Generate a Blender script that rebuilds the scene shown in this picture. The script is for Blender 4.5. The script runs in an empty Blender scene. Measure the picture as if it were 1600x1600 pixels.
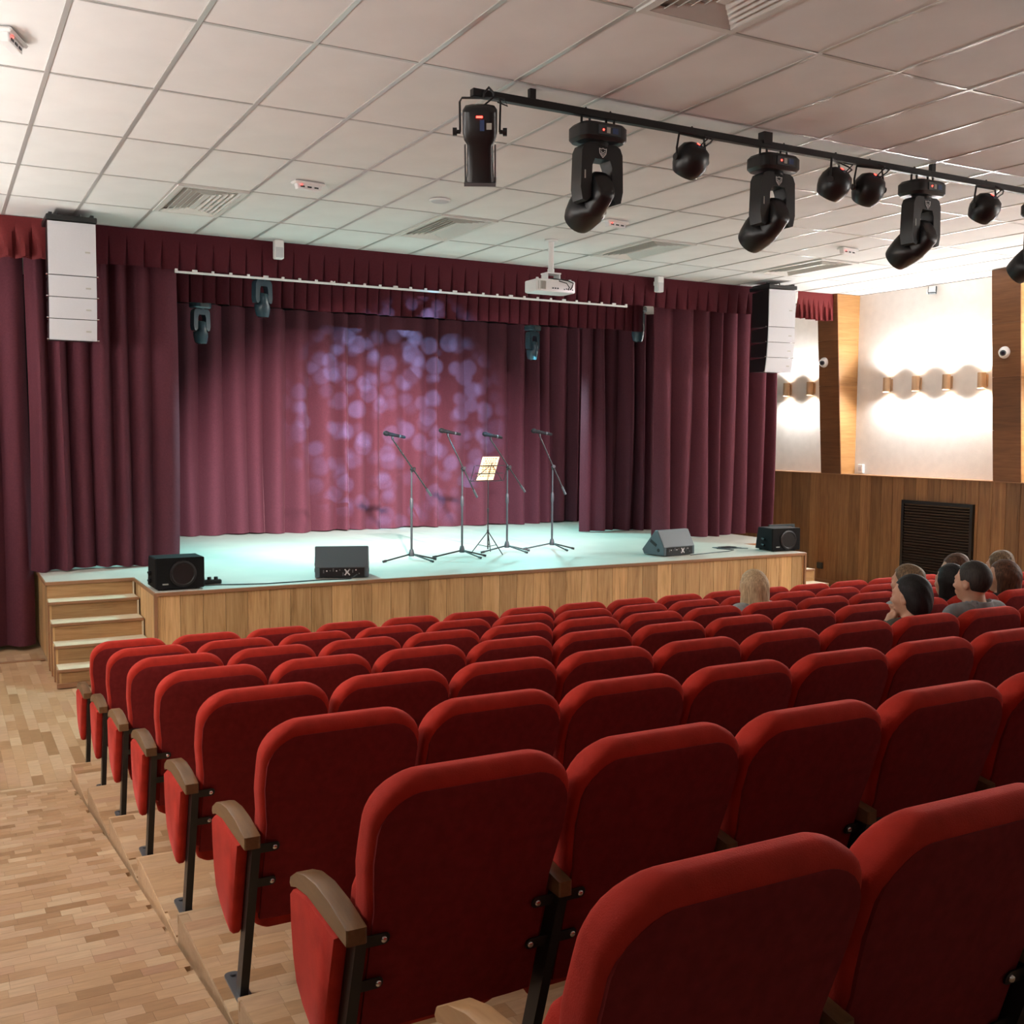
import bpy, bmesh, math, random
import numpy as np
from mathutils import Matrix, Vector, Euler

# ------------------------------------------------------------------ camera, world, exposure
SC = bpy.context.scene
COL = SC.collection
random.seed(7)
YAW, PITCH, ROLL = 0.49855, -0.07295, 0.00744
CAM = Vector((-0.622, -4.356, 2.194))
FPX = 1654.4
def cam_axes():
    s, c = math.sin(YAW), math.cos(YAW)
    fw = Vector((s*math.cos(PITCH), c*math.cos(PITCH), math.sin(PITCH)))
    rt = Vector((c, -s, 0)); up = rt.cross(fw)
    return (rt*math.cos(ROLL)+up*math.sin(ROLL), -rt*math.sin(ROLL)+up*math.cos(ROLL), fw)
RT, UP, FW = cam_axes()
cd = bpy.data.cameras.new('camera'); cd.sensor_width = 36; cd.lens = 36*FPX/1600
cd.clip_start = .05; cd.clip_end = 100
co = bpy.data.objects.new('camera', cd); COL.objects.link(co)
co.matrix_world = Matrix(((RT.x, UP.x, -FW.x, CAM.x), (RT.y, UP.y, -FW.y, CAM.y), (RT.z, UP.z, -FW.z, CAM.z), (0, 0, 0, 1)))
SC.camera = co
def pix(p):
    d = Vector(p)-CAM; z = d.dot(FW)
    if z < .05: return None
    return (800+FPX*d.dot(RT)/z, 800-FPX*d.dot(UP)/z, z)

vs = SC.view_settings
SC.display_settings.display_device = 'sRGB'
vs.view_transform = 'Standard'; vs.look = 'None'; vs.gamma = 1; vs.use_curve_mapping = False
vs.exposure = 0.88
w = bpy.data.worlds.new('hall_world'); SC.world = w; w.use_nodes = True
w.node_tree.nodes['Background'].inputs[0].default_value = (.9, .85, .8, 1)
w.node_tree.nodes['Background'].inputs[1].default_value = .0

# ------------------------------------------------------------------ materials
def mat(name, rgb, rough=.6, metal=0, spec=.5, noise=0, nscale=30, bump=0, bscale=200, sheen=0, emit=None, estr=0, stretch=None, rgb2=None, coat=0):
    m = bpy.data.materials.new(name); m.use_nodes = True
    nt = m.node_tree; b = nt.nodes['Principled BSDF']
    b.inputs['Base Color'].default_value = (*rgb, 1); b.inputs['Roughness'].default_value = rough
    b.inputs['Metallic'].default_value = metal; b.inputs['Specular IOR Level'].default_value = spec
    if coat: b.inputs['Coat Weight'].default_value = coat; b.inputs['Coat Roughness'].default_value = .2
    if sheen:
        b.inputs['Sheen Weight'].default_value = sheen; b.inputs['Sheen Roughness'].default_value = .35
        b.inputs['Sheen Tint'].default_value = (min(1, rgb[0]*2.5+.2), min(1, rgb[1]*2+.12), min(1, rgb[2]*2+.12), 1)
    if emit: b.inputs['Emission Color'].default_value = (*emit, 1); b.inputs['Emission Strength'].default_value = estr
    if noise or bump:
        tc = nt.nodes.new('ShaderNodeTexCoord'); mp = nt.nodes.new('ShaderNodeMapping')
        nt.links.new(tc.outputs['Object'], mp.inputs[0])
        if stretch: mp.inputs['Scale'].default_value = stretch
    if noise:
        n = nt.nodes.new('ShaderNodeTexNoise'); n.inputs['Scale'].default_value = nscale; n.inputs['Detail'].default_value = 6
        nt.links.new(mp.outputs[0], n.inputs['Vector'])
        r = nt.nodes.new('ShaderNodeMix'); r.data_type = 'RGBA'
        r.inputs[6].default_value = (*(rgb2 or [c*(1-noise) for c in rgb]), 1); r.inputs[7].default_value = (*[min(1, c*(1+noise)) for c in rgb], 1)
        cr = nt.nodes.new('ShaderNodeMapRange'); cr.inputs[1].default_value = .3; cr.inputs[2].default_value = .7
        nt.links.new(n.outputs['Fac'], cr.inputs[0]); nt.links.new(cr.outputs[0], r.inputs[0])
        nt.links.new(r.outputs[2], b.inputs['Base Color'])
    if bump:
        n2 = nt.nodes.new('ShaderNodeTexNoise'); n2.inputs['Scale'].default_value = bscale; n2.inputs['Detail'].default_value = 3
        nt.links.new(mp.outputs[0], n2.inputs['Vector'])
        bp = nt.nodes.new('ShaderNodeBump'); bp.inputs['Strength'].default_value = bump; bp.inputs['Distance'].default_value = .004
        nt.links.new(n2.outputs['Fac'], bp.inputs['Height']); nt.links.new(bp.outputs[0], b.inputs['Normal'])
    return m

def wood(name, dark, mid, light, axis='Z', rough=.4, grain=1.0, per='object', knots=True):
    """oak laminate: long grain along an axis, offset per plank so no two repeat"""
    m = bpy.data.materials.new(name); m.use_nodes = True
    nt = m.node_tree; b = nt.nodes['Principled BSDF']; N = nt.nodes.new; L = nt.links.new
    b.inputs['Roughness'].default_value = rough
    tc = N('ShaderNodeTexCoord'); oi = N('ShaderNodeObjectInfo'); geo = N('ShaderNodeNewGeometry')
    rnd = oi.outputs['Random'] if per == 'object' else geo.outputs['Random Per Island']
    mul = N('ShaderNodeMath'); mul.operation = 'MULTIPLY'; mul.inputs[1].default_value = 37.0; L(rnd, mul.inputs[0])
    add = N('ShaderNodeVectorMath'); add.operation = 'ADD'; L(tc.outputs['Object'], add.inputs[0]); L(mul.outputs[0], add.inputs[1])
    mp = N('ShaderNodeMapping'); s = {'X': (.6, 9, 9), 'Y': (9, .6, 9), 'Z': (9, 9, .6)}[axis]
    mp.inputs['Scale'].default_value = [q*grain for q in s]; L(add.outputs[0], mp.inputs[0])
    n = N('ShaderNodeTexNoise'); n.inputs['Scale'].default_value = 1.6; n.inputs['Detail'].default_value = 8; n.inputs['Roughness'].default_value = .65
    n.inputs['Distortion'].default_value = 1.3; L(mp.outputs[0], n.inputs['Vector'])
    mp2 = N('ShaderNodeMapping'); s2 = {'X': (2, 40, 40), 'Y': (40, 2, 40), 'Z': (40, 40, 2)}[axis]
    mp2.inputs['Scale'].default_value = [q*grain for q in s2]; L(add.outputs[0], mp2.inputs[0])
    n2 = N('ShaderNodeTexNoise'); n2.inputs['Scale'].default_value = 2; n2.inputs['Detail'].default_value = 4; L(mp2.outputs[0], n2.inputs['Vector'])
    mx = N('ShaderNodeMath'); mx.operation = 'MULTIPLY_ADD'; mx.inputs[1].default_value = .35; L(n2.outputs['Fac'], mx.inputs[0])
    m3 = N('ShaderNodeMath'); m3.operation = 'MULTIPLY'; m3.inputs[1].default_value = .75; L(n.outputs['Fac'], m3.inputs[0]); L(m3.outputs[0], mx.inputs[2])
    cr = N('ShaderNodeValToRGB'); cr.color_ramp.elements[0].position = .3; cr.color_ramp.elements[0].color = (*dark, 1)
    cr.color_ramp.elements[1].position = .74; cr.color_ramp.elements[1].color = (*light, 1)
    e = cr.color_ramp.elements.new(.5); e.color = (*mid, 1); L(mx.outputs[0], cr.inputs[0])
    hs = N('ShaderNodeHueSaturation'); L(cr.outputs[0], hs.inputs['Color'])
    vr = N('ShaderNodeMapRange'); vr.inputs[3].default_value = .74; vr.inputs[4].default_value = 1.22; L(rnd, vr.inputs[0]); L(vr.outputs[0], hs.inputs['Value'])
    L(hs.outputs[0], b.inputs['Base Color'])
    bp = N('ShaderNodeBump'); bp.inputs['Strength'].default_value = .12; bp.inputs['Distance'].default_value = .003
    L(n2.outputs['Fac'], bp.inputs['Height']); L(bp.outputs[0], b.inputs['Normal'])
    return m

def block_mat(name, per):
    """small parquet blocks: each takes its own tone of beech"""
    m = bpy.data.materials.new(name); m.use_nodes = True
    nt = m.node_tree; b = nt.nodes['Principled BSDF']; N = nt.nodes.new; L = nt.links.new
    b.inputs['Roughness'].default_value = .38
    tc = N('ShaderNodeTexCoord'); oi = N('ShaderNodeObjectInfo'); geo = N('ShaderNodeNewGeometry')
    rnd = oi.outputs['Random'] if per == 'object' else geo.outputs['Random Per Island']
    cr = N('ShaderNodeValToRGB'); els = cr.color_ramp.elements
    tones = [(0, (.33, .185, .085)), (.2, (.43, .255, .13)), (.45, (.50, .32, .175)), (.7, (.52, .34, .205)), (.86, (.60, .43, .26)), (1, (.42, .235, .135))]
    els[0].position, els[0].color = 0, (*tones[0][1], 1); els[1].position, els[1].color = 1, (*tones[-1][1], 1)
    for q, c in tones[1:-1]: e = els.new(q); e.color = (*c, 1)
    L(rnd, cr.inputs[0])
    mul = N('ShaderNodeMath'); mul.operation = 'MULTIPLY'; mul.inputs[1].default_value = 51; L(rnd, mul.inputs[0])
    add = N('ShaderNodeVectorMath'); L(tc.outputs['Object'], add.inputs[0]); L(mul.outputs[0], add.inputs[1])
    mp = N('ShaderNodeMapping'); mp.inputs['Scale'].default_value = (6, 30, 10); L(add.outputs[0], mp.inputs[0])
    n = N('ShaderNodeTexNoise'); n.inputs['Scale'].default_value = 2; n.inputs['Detail'].default_value = 5; L(mp.outputs[0], n.inputs['Vector'])
    mx = N('ShaderNodeMix'); mx.data_type = 'RGBA'; mx.blend_type = 'MULTIPLY'; mx.inputs[0].default_value = .55
    vr = N('ShaderNodeMapRange'); vr.inputs[1].default_value = .3; vr.inputs[2].default_value = .7; vr.inputs[3].default_value = .72; vr.inputs[4].default_value = 1.1
    L(n.outputs['Fac'], vr.inputs[0]); L(cr.outputs[0], mx.inputs[6]); L(vr.outputs[0], mx.inputs[7]); L(mx.outputs[2], b.inputs['Base Color'])
    return m

M = {}
M['tile'] = mat('ceiling_tile', (.78, .775, .765), .9, noise=.03, nscale=3, bump=.15, bscale=300)
M['rail'] = mat('grid_rail', (.54, .53, .51), .3, metal=.3)
M['plaster'] = mat('wall_plaster', (.74, .70, .66), .9, noise=.04, nscale=8, bump=.5, bscale=120)
M['plain'] = mat('plain_wall', (.55, .5, .46), .9)
M['dark_wall'] = mat('stage_wall', (.03, .025, .03), .95)
M['oak'] = wood('oak_panel', (.10, .042, .016), (.215, .10, .040), (.33, .17, .07))
M['oak_x'] = wood('oak_panel_x', (.11, .045, .016), (.225, .105, .042), (.32, .165, .07), axis='X')
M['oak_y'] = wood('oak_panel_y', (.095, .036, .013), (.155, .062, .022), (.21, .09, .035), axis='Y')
M['oak_stage'] = wood('stage_oak', (.19, .09, .032), (.52, .315, .135), (.70, .47, .235))  # wall laminate again, brightness of the front light put into the colour
M['oak_stage_x'] = wood('stage_oak_x', (.17, .08, .03), (.33, .18, .075), (.46, .28, .13), axis='X')
M['trim'] = mat('edge_trim', (.30, .15, .075), .45)
M['deck'] = mat('stage_deck', (.52, .51, .45), .5, noise=.05, nscale=3)
M['tread'] = mat('tread_top', (.66, .58, .42), .5, noise=.05, nscale=10)
M['block'] = block_mat('parquet', 'object'); M['block_i'] = block_mat('parquet_many', 'island')
M['floor'] = mat('beech_floor', (.46, .30, .17), .45, noise=.2, nscale=6, stretch=(1, 8, 1))
M['riserwood'] = wood('riser_beech', (.36, .22, .12), (.5, .33, .19), (.6, .43, .26), axis='X')
M['velvet'] = mat('seat_velvet', (.40, .027, .016), .85, spec=.15, noise=.18, nscale=16, bump=.25, bscale=350, sheen=.5)
M['panel_red_shaded'] = mat('seat_back_shaded', (.19, .021, .022), .9, spec=.1, noise=.12, nscale=40, bump=.2, bscale=700, sheen=.12)  # same red cloth as the cushion, its shade put into a darker colour
M['black_metal'] = mat('black_steel', (.012, .012, .013), .42, metal=.2)
M['grey_metal'] = mat('grey_steel', (.16, .17, .18), .4, metal=.7)
M['chrome'] = mat('chrome', (.75, .75, .76), .2, metal=1)
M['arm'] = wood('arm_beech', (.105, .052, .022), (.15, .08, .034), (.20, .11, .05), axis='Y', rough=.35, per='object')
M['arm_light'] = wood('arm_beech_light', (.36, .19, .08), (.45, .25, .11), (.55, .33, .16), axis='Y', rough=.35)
M['wine'] = mat('wine_curtain', (.100, .029, .041), .92, spec=.1, noise=.1, nscale=60, sheen=.25)
M['wine_red'] = mat('wine_valance', (.075, .012, .019), .85, spec=.15, noise=.1, nscale=60, sheen=.2)
M['red_val'] = mat('red_valance', (.14, .016, .018), .7, spec=.25, noise=.1, nscale=60, sheen=.2)
M['black'] = mat('black_plastic', (.008, .008, .009), .38)
M['black_matt'] = mat('black_cloth', (.004, .004, .0045), .75, spec=.2, noise=.2, nscale=200)
M['graphite'] = mat('graphite', (.035, .045, .05), .5)
M['white'] = mat('white_plastic', (.78, .78, .78), .45)
M['offwhite'] = mat('offwhite_grille', (.56, .57, .60), .6, noise=.04, nscale=300)
M['glass_dark'] = mat('lens_dark', (.01, .012, .02), .08)
M['led_red'] = mat('red_led', (.3, 0, 0), .4, emit=(1, .03, .02), estr=7)
M['lamp_on'] = mat('lamp_glow', (1, 1, 1), .5, emit=(1, .92, .82), estr=30)
M['sconce'] = mat('sconce_body', (.62, .42, .26), .4, metal=.3)
M['label_blue'] = mat('label_blue', (.03, .06, .16), .5)
M['label_grey'] = mat('label_grey', (.4, .4, .36), .5)
M['monitor'] = mat('monitor_grey', (.075, .10, .115), .45)
M['stand'] = mat('stand_grey', (.045, .055, .06), .4, metal=.3)
M['paper'] = mat('sheet_paper', (.72, .60, .33), .7)
M['ink'] = mat('sheet_print', (.45, .14, .03), .7)
M['vent_white'] = mat('diffuser_white', (.66, .65, .62), .5)
M['void'] = mat('duct_black', (.01, .01, .01), .9)

# ------------------------------------------------------------------ mesh helpers
class MB:
    def __init__(s): s.v = []; s.f = []
    def add(s, v, f):
        o = len(s.v); s.v += [tuple(q) for q in v]; s.f += [tuple(i+o for i in t) for t in f]; return s
    def box(s, c, d, rot=None, bev=0):
        x, y, z = d[0]/2, d[1]/2, d[2]/2
        R3 = rot.to_3x3() if isinstance(rot, Matrix) else (Euler(rot).to_matrix() if rot else Matrix.Identity(3))
        if bev:
            b = min(bev, x*.98, y*.98, z*.98)
            pts = []
            for sz in (-1, 1):
                for sy in (-1, 1):
                    for sx in (-1, 1):
                        pts += [(sx*x, sy*(y-b), sz*(z-b)), (sx*(x-b), sy*y, sz*(z-b)), (sx*(x-b), sy*(y-b), sz*z)]
            bm = bmesh.new()
            for p in pts: bm.verts.new(p)
            bmesh.ops.convex_hull(bm, input=bm.verts)
            bm.verts.index_update()
            s.add([Vector(c)+R3 @ v.co for v in bm.verts], [[v.index for v in f.verts] for f in bm.faces]); bm.free(); return s
        pts = [(a, b_, e) for e in (-z, z) for b_ in (-y, y) for a in (-x, x)]
        return s.add([Vector(c)+R3 @ Vector(p) for p in pts], [(0, 2, 3, 1), (4, 5, 7, 6), (0, 1, 5, 4), (2, 6, 7, 3), (0, 4, 6, 2), (1, 3, 7, 5)])
    def prism(s, poly, h, fn, inset=0):
        """poly: 2-D outline; fn(u, v, t) places a point; t runs 0..h. inset rounds both rims."""
        n = len(poly); lv = [(0, 0), (h, 0)] if not inset else [(0, inset), (inset, 0), (h-inset, 0), (h, inset)]
        if inset:
            cx = sum(p[0] for p in poly)/n; cy = sum(p[1] for p in poly)/n
        vs_ = []
        for t, i in lv:
            for (u, v) in poly:
                if i:
                    d = math.hypot(u-cx, v-cy) or 1; k = max(0, 1-i/d); u, v = cx+(u-cx)*k, cy+(v-cy)*k
                vs_.append(fn(u, v, t))
        fs = [tuple(range(n))[::-1], tuple(range((len(lv)-1)*n, len(lv)*n))]
        for a in range(len(lv)-1):
            fs += [(a*n+i, a*n+(i+1) % n, (a+1)*n+(i+1) % n, (a+1)*n+i) for i in range(n)]
        return s.add(vs_, fs)
    def lathe(s, prof, c=(0, 0, 0), n=20, rot=None):
        R3 = rot.to_3x3() if isinstance(rot, Matrix) else (Euler(rot).to_matrix() if rot else Matrix.Identity(3))
        vs_ = []
        for r, z in prof:
            for k in range(n):
                a = 2*math.pi*k/n; vs_.append(Vector(c)+R3 @ Vector((r*math.cos(a), r*math.sin(a), z)))
        fs = [(a*n+i, a*n+(i+1) % n, (a+1)*n+(i+1) % n, (a+1)*n+i) for a in range(len(prof)-1) for i in range(n)]
        fs += [tuple(range(n))[::-1], tuple(range((len(prof)-1)*n, len(prof)*n))]
        return s.add(vs_, fs)
    def tube(s, pts, r, n=8):
        pts = [Vector(p) for p in pts]; rs = r if isinstance(r, (list, tuple)) else [r]*len(pts)
        vs_ = []; prev = None
        for i, p in enumerate(pts):
            t = (pts[min(i+1, len(pts)-1)]-pts[max(i-1, 0)]).normalized()
            if prev is None: prev = t.orthogonal().normalized()
            u = (prev-t*prev.dot(t)); u = u.normalized() if u.length > 1e-6 else t.orthogonal().normalized()
            prev = u; q = t.cross(u)
            for k in range(n):
                a = 2*math.pi*k/n; vs_.append(p+(u*math.cos(a)+q*math.sin(a))*rs[i])
        fs = [(a*n+i, a*n+(i+1) % n, (a+1)*n+(i+1) % n, (a+1)*n+i) for a in range(len(pts)-1) for i in range(n)]
        fs += [tuple(range(n))[::-1], tuple(range((len(pts)-1)*n, len(pts)*n))]
        return s.add(vs_, fs)
    def loft(s, loops, cap=True):
        n = len(loops[0]); vs_ = [p for l in loops for p in l]
        fs = [(a*n+i, a*n+(i+1) % n, (a+1)*n+(i+1) % n, (a+1)*n+i) for a in range(len(loops)-1) for i in range(n)]
        if cap: fs += [tuple(range(n))[::-1], tuple(range((len(loops)-1)*n, len(loops)*n))]
        return s.add(vs_, fs)
    def grid(s, rows):
        n = len(rows[0])
        return s.add([p for r in rows for p in r], [(a*n+i, a*n+i+1, (a+1)*n+i+1, (a+1)*n+i) for a in range(len(rows)-1) for i in range(n-1)])
    def mesh(s, name, m, smooth=None):
        me = bpy.data.meshes.new(name); me.from_pydata(s.v, [], s.f)
        bm = bmesh.new(); bm.from_mesh(me); bmesh.ops.recalc_face_normals(bm, faces=bm.faces); bm.to_mesh(me); bm.free()
        me.materials.append(M[m] if isinstance(m, str) else m)
        if smooth:
            me.polygons.foreach_set('use_smooth', [True]*len(me.polygons))
            if smooth < 180: me.set_sharp_from_angle(angle=math.radians(smooth))
        me.update(); return me
    def build(s, name, m, parent=None, smooth=None, loc=None, **tags):
        return place(name, s.mesh(name, m, smooth), parent, loc, **tags)

def place(name, me, parent=None, loc=None, rot=None, **tags):
    o = bpy.data.objects.new(name, me); COL.objects.link(o)
    if parent: o.parent = parent
    if loc is not None: o.location = loc
    if rot is not None: o.rotation_euler = rot
    for k, v in tags.items(): o[k] = v
    return o
def thing(name, label, cat, loc=(0, 0, 0), rz=0, group=None):
    o = bpy.data.objects.new(name, None); COL.objects.link(o); o.empty_display_size = .1
    o.location = loc; o.rotation_euler = (0, 0, rz); o['label'] = label; o['category'] = cat
    if group: o['group'] = group
    return o
def struct(name, me, parent=None, **k):
    o = place(name, me, parent, **k); o['kind'] = 'structure'; return o
def copy_tree(o, parent=None):
    c = o.copy(); COL.objects.link(c)
    if parent: c.parent = parent
    for ch in o.children: copy_tree(ch, c)
    return c
ORD = ['first', 'second', 'third', 'fourth', 'fifth', 'sixth', 'seventh', 'eighth', 'ninth', 'tenth', 'eleventh', 'twelfth', 'thirteenth', 'fourteenth', 'fifteenth', 'sixteenth', 'seventeenth', 'eighteenth']

# ------------------------------------------------------------------ layout numbers (metres)
CEIL = 4.24
XL, XR = -1.55, 11.23          # side walls
WL, WR = -1.27, 10.95          # faces of the proud wood wainscot
STAGE = .79
SCL = .945                      # the chairs were measured in a frame scaled about the camera
PITCH_S, ROWP, RISE = .515*SCL, .843, .106
NROW, NSEAT = 8, 18
ROW_TOP = [3.029, 2.156, 1.288, .402, -.514, -1.413, -2.322, -3.225]
def row_y(k): return CAM.y+SCL*(ROW_TOP[k-1]+.10-CAM.y)      # rear end of the armrests
def row_x(k): return CAM.x+SCL*(.207-.0125*(k-1)-CAM.x)+.03      # first post of the row
def row_z(k): return RISE*(k-1)
def front_y(k): return 2.70-ROWP*(k-2)
PLX = .0725                     # left edge of the seating platforms
RAMP0 = front_y(2)
SLOPE = RISE/ROWP
def ramp_z(y): return max(0, (RAMP0-y)*SLOPE)

# ------------------------------------------------------------------ lights
def spot(name, loc, target, energy, angle, blend, color, size=.05, nodes=None):
    l = bpy.data.lights.new(name, 'SPOT'); l.energy = energy; l.spot_size = math.radians(angle); l.spot_blend = blend
    l.color = color; l.shadow_soft_size = size
    o = bpy.data.objects.new(name, l); COL.objects.link(o); o.location = loc
    o.rotation_euler = (Vector(target)-Vector(loc)).to_track_quat('-Z', 'Y').to_euler()
    return o
SCONCE_W = 33.0
def sconce_light(x, y, z, up):
    l = bpy.data.lights.new('sconce_lamp', 'SPOT'); l.energy = SCONCE_W*(1 if x > 5 else .56); l.color = (1, .985, .96); l.spot_size = math.radians(178); l.spot_blend = .55
    l.shadow_soft_size = .03
    o = bpy.data.objects.new('sconce_lamp', l); COL.objects.link(o); o.location = (x, y, z)
    tilt = .72 if x > 5 else -.72      # the lamps lean a little away from the wall
    o.rotation_euler = (math.pi, -tilt, 0) if up else (0, tilt, 0)
    return o
# stage wash from the front bar and from the moving heads over the stage
spot('stage_wash_lamp', (2.22, 1.52, 3.55), (4.2, 9.8, 1.3), 3300, 34, .8, (1, .88, .88), .06)
spot('stage_wash_lamp', (5.4, 1.55, 3.80), (5.8, 9.8, 1.2), 2100, 36, .85, (1, .84, .92), .06)
spot('stage_top_lamp', (2.72, 7.5, 3.40), (3.3, 7.2, .79), 330, 150, 1, (.40, .98, 1), .10)
spot('stage_top_lamp', (6.98, 8.9, 3.30), (6.3, 8.0, .79), 250, 150, 1, (.40, .98, 1), .10)
g = spot('pattern_lamp', (3.04, 1.66, 3.42), (5.3, 10.1, 2.40), 11000, 23, .6, (.17, .62, 1), .0)
gl = g.data; gl.use_nodes = True
nt = gl.node_tree; N = nt.nodes.new; L = nt.links.new
em = nt.nodes['Emission']; tcn = N('ShaderNodeTexCoord')
sep = N('ShaderNodeSeparateXYZ'); L(tcn.outputs['Normal'], sep.inputs[0])
dx = N('ShaderNodeMath'); dx.operation = 'DIVIDE'; L(sep.outputs[0], dx.inputs[0]); L(sep.outputs[2], dx.inputs[1])
dy = N('ShaderNodeMath'); dy.operation = 'DIVIDE'; L(sep.outputs[1], dy.inputs[0]); L(sep.outputs[2], dy.inputs[1])
cmb = N('ShaderNodeCombineXYZ'); L(dx.outputs[0], cmb.inputs[0]); L(dy.outputs[0], cmb.inputs[1])
vo = N('ShaderNodeTexVoronoi'); vo.inputs['Scale'].default_value = 34; vo.inputs['Randomness'].default_value = .85; L(cmb.outputs[0], vo.inputs['Vector'])
th = N('ShaderNodeMapRange'); th.inputs[1].default_value = .58; th.inputs[2].default_value = .36; th.inputs[3].default_value = .0; th.inputs[4].default_value = 1; L(vo.outputs['Distance'], th.inputs[0])
sc_ = N('ShaderNodeSeparateColor'); L(vo.outputs['Color'], sc_.inputs[0])
br = N('ShaderNodeMapRange'); br.inputs[3].default_value = .25; br.inputs[4].default_value = .9; L(sc_.outputs[0], br.inputs[0])
pw = N('ShaderNodeMath'); pw.operation = 'MULTIPLY'; L(th.outputs[0], pw.inputs[0]); L(br.outputs[0], pw.inputs[1])
of = N('ShaderNodeVectorMath'); of.inputs[1].default_value = (3.3, 1.7, 0); L(cmb.outputs[0], of.inputs[0])
vo2 = N('ShaderNodeTexVoronoi'); vo2.inputs['Scale'].default_value = 27; vo2.inputs['Randomness'].default_value = .9; L(of.outputs[0], vo2.inputs['Vector'])
th2 = N('ShaderNodeMapRange'); th2.inputs[1].default_value = .46; th2.inputs[2].default_value = .34; th2.inputs[3].default_value = 0; th2.inputs[4].default_value = .55; L(vo2.outputs['Distance'], th2.inputs[0])
sm = N('ShaderNodeMath'); sm.operation = 'ADD'; L(pw.outputs[0], sm.inputs[0]); L(th2.outputs[0], sm.inputs[1]); L(sm.outputs[0], em.inputs['Strength'])

# ------------------------------------------------------------------ ceiling
Y0C, Y1C = -2.4, 7.2
ceil = struct('ceiling', MB().box(((XL+XR)/2, 1.1, CEIL+.13), (XR-XL+.3, 20.4, .2)).mesh('ceiling', 'plain'))
vents = [(2, 4, 'leftmost by the valance'), (6, 4, 'second from left by the valance'), (10, 4, 'third from left, right of the projector'), (14, 4, 'rightmost, near the bright right wall'), (4, -1, 'at the top edge of the picture')]
ventset = {(i, j) for i, j, _ in vents}
tile_me = {}
def tile_mesh(wx, wy):
    k = (round(wx, 3), round(wy, 3))
    if k not in tile_me: tile_me[k] = MB().box((0, 0, 0), (wx, wy, .014), bev=.004).mesh('tile', 'tile')
    return tile_me[k]
xs = [XL]+[.6*i for i in range(-2, 19)]+[XR]
ys = [Y0C]+[1.2*j for j in range(-1, 6)]+[Y1C]
for a in range(len(xs)-1):
    for b in range(len(ys)-1):
        if xs[a+1]-xs[a] < .05: continue
        i, j = round(xs[a]/.6), round(ys[b]/1.2)
        if a > 0 and (i, j) in ventset: continue
        place('tile', tile_mesh(xs[a+1]-xs[a]-.018, ys[b+1]-ys[b]-.018), ceil, ((xs[a]+xs[a+1])/2, (ys[b]+ys[b+1])/2, CEIL+.0125))
rail_l = MB().box((0, 0, 0), (.026, Y1C-Y0C, .012)).mesh('grid_rail', 'rail')
rail_c = MB().box((0, 0, 0), (XR-XL, .022, .010)).mesh('grid_rail', 'rail')
for x in xs[1:-1]: place('grid_rail', rail_l, ceil, (x, (Y0C+Y1C)/2, CEIL+.006))
for y in ys[1:-1]: place('grid_rail', rail_c, ceil, ((XL+XR)/2, y, CEIL+.006))
MB().box(((XL+XR)/2, (-9+Y0C)/2, CEIL+.012), (XR-XL, Y0C+9, .02)).build('rear_panel', 'tile', ceil)

# four-way diffusers: nested rings of slanted blades round a centre blade
def slat_mesh(L_, wd):      # trapezoid blade, mitred, slanting down to the outside
    h = L_/2
    return MB().add([(-h, 0, -.004), (h, 0, -.004), (h-wd, wd, .016), (-h+wd, wd, .016), (-h, 0, -.007), (h, 0, -.007), (h-wd, wd, .013), (-h+wd, wd, .013)],
                    [(0, 1, 2, 3), (7, 6, 5, 4), (0, 4, 5, 1), (1, 5, 6, 2), (2, 6, 7, 3), (3, 7, 4, 0)]).mesh('slat', 'vent_white')
slat_cache = {}
for n_, (i, j, where) in enumerate(vents):
    t = thing('air_diffuser', 'white slatted air diffuser in the ceiling, '+where, 'vent', (.6*i+.3, 1.2*j+.6, CEIL-.004), 0, 'air diffusers in the ceiling')
    fr = MB()
    for sx in (-1, 1): fr.box((sx*.272, 0, 0), (.045, 1.178, .016))
    for sy in (-1, 1): fr.box((0, sy*.5665, 0), (.499, .045, .016))
    fr.build('frame', 'vent_white', t)
    MB().box((0, 0, .045), (.5, 1.1, .01)).build('duct', 'void', t)
    for r in range(5):
        hx, hy = .245-r*.045, .54-r*.045
        for (L_, px, py, rz) in ((2*hx, 0, -hy, 0), (2*hx, 0, hy, math.pi), (2*hy, -hx, 0, -math.pi/2), (2*hy, hx, 0, math.pi/2)):
            k = round(L_, 3)
            if k not in slat_cache: slat_cache[k] = slat_mesh(L_, .025)
            place('slat', slat_cache[k], t, (px, py, 0), (0, 0, rz))
    MB().box((0, 0, .000), (.05, .64, .006)).build('centre_blade', 'vent_white', t)

# small ceiling fittings
for n_, (x, y, lab) in enumerate([(2.12, 4.21, 'in front of the leftmost ceiling diffuser'), (5.15, 4.22, 'above and right of the projector pole'), (8.15, 4.17, 'above the rightmost ceiling diffuser'), (-.22, 1.86, 'alone near the top left corner')]):
    t = thing('smoke_detector', 'small white ceiling detector with a red light, '+lab, 'detector', (x, y, CEIL), .1 if n_ < 3 else 1.2, 'ceiling detectors with a red light')
    MB().box((0, 0, -.012), (.27, .10, .024), bev=.01).build('base', 'white', t)
    MB().prism([(-.115, 0), (.115, 0), (.10, -.05), (-.10, -.05)], .055, lambda u, v, k: (u, k-.0275, v-.016), .006).build('housing', 'white', t)
    for k in range(3): MB().box((-.06+.06*k, -.03, -.045), (.035, .004, .012)).build('grille_slot', 'graphite', t)
    MB().lathe([(.004, 0), (.005, .002), (.0005, .004)], (-.07, -.036, -.035), 10, (math.pi/2, 0, 0)).build('indicator_light', 'led_red', t)
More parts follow.
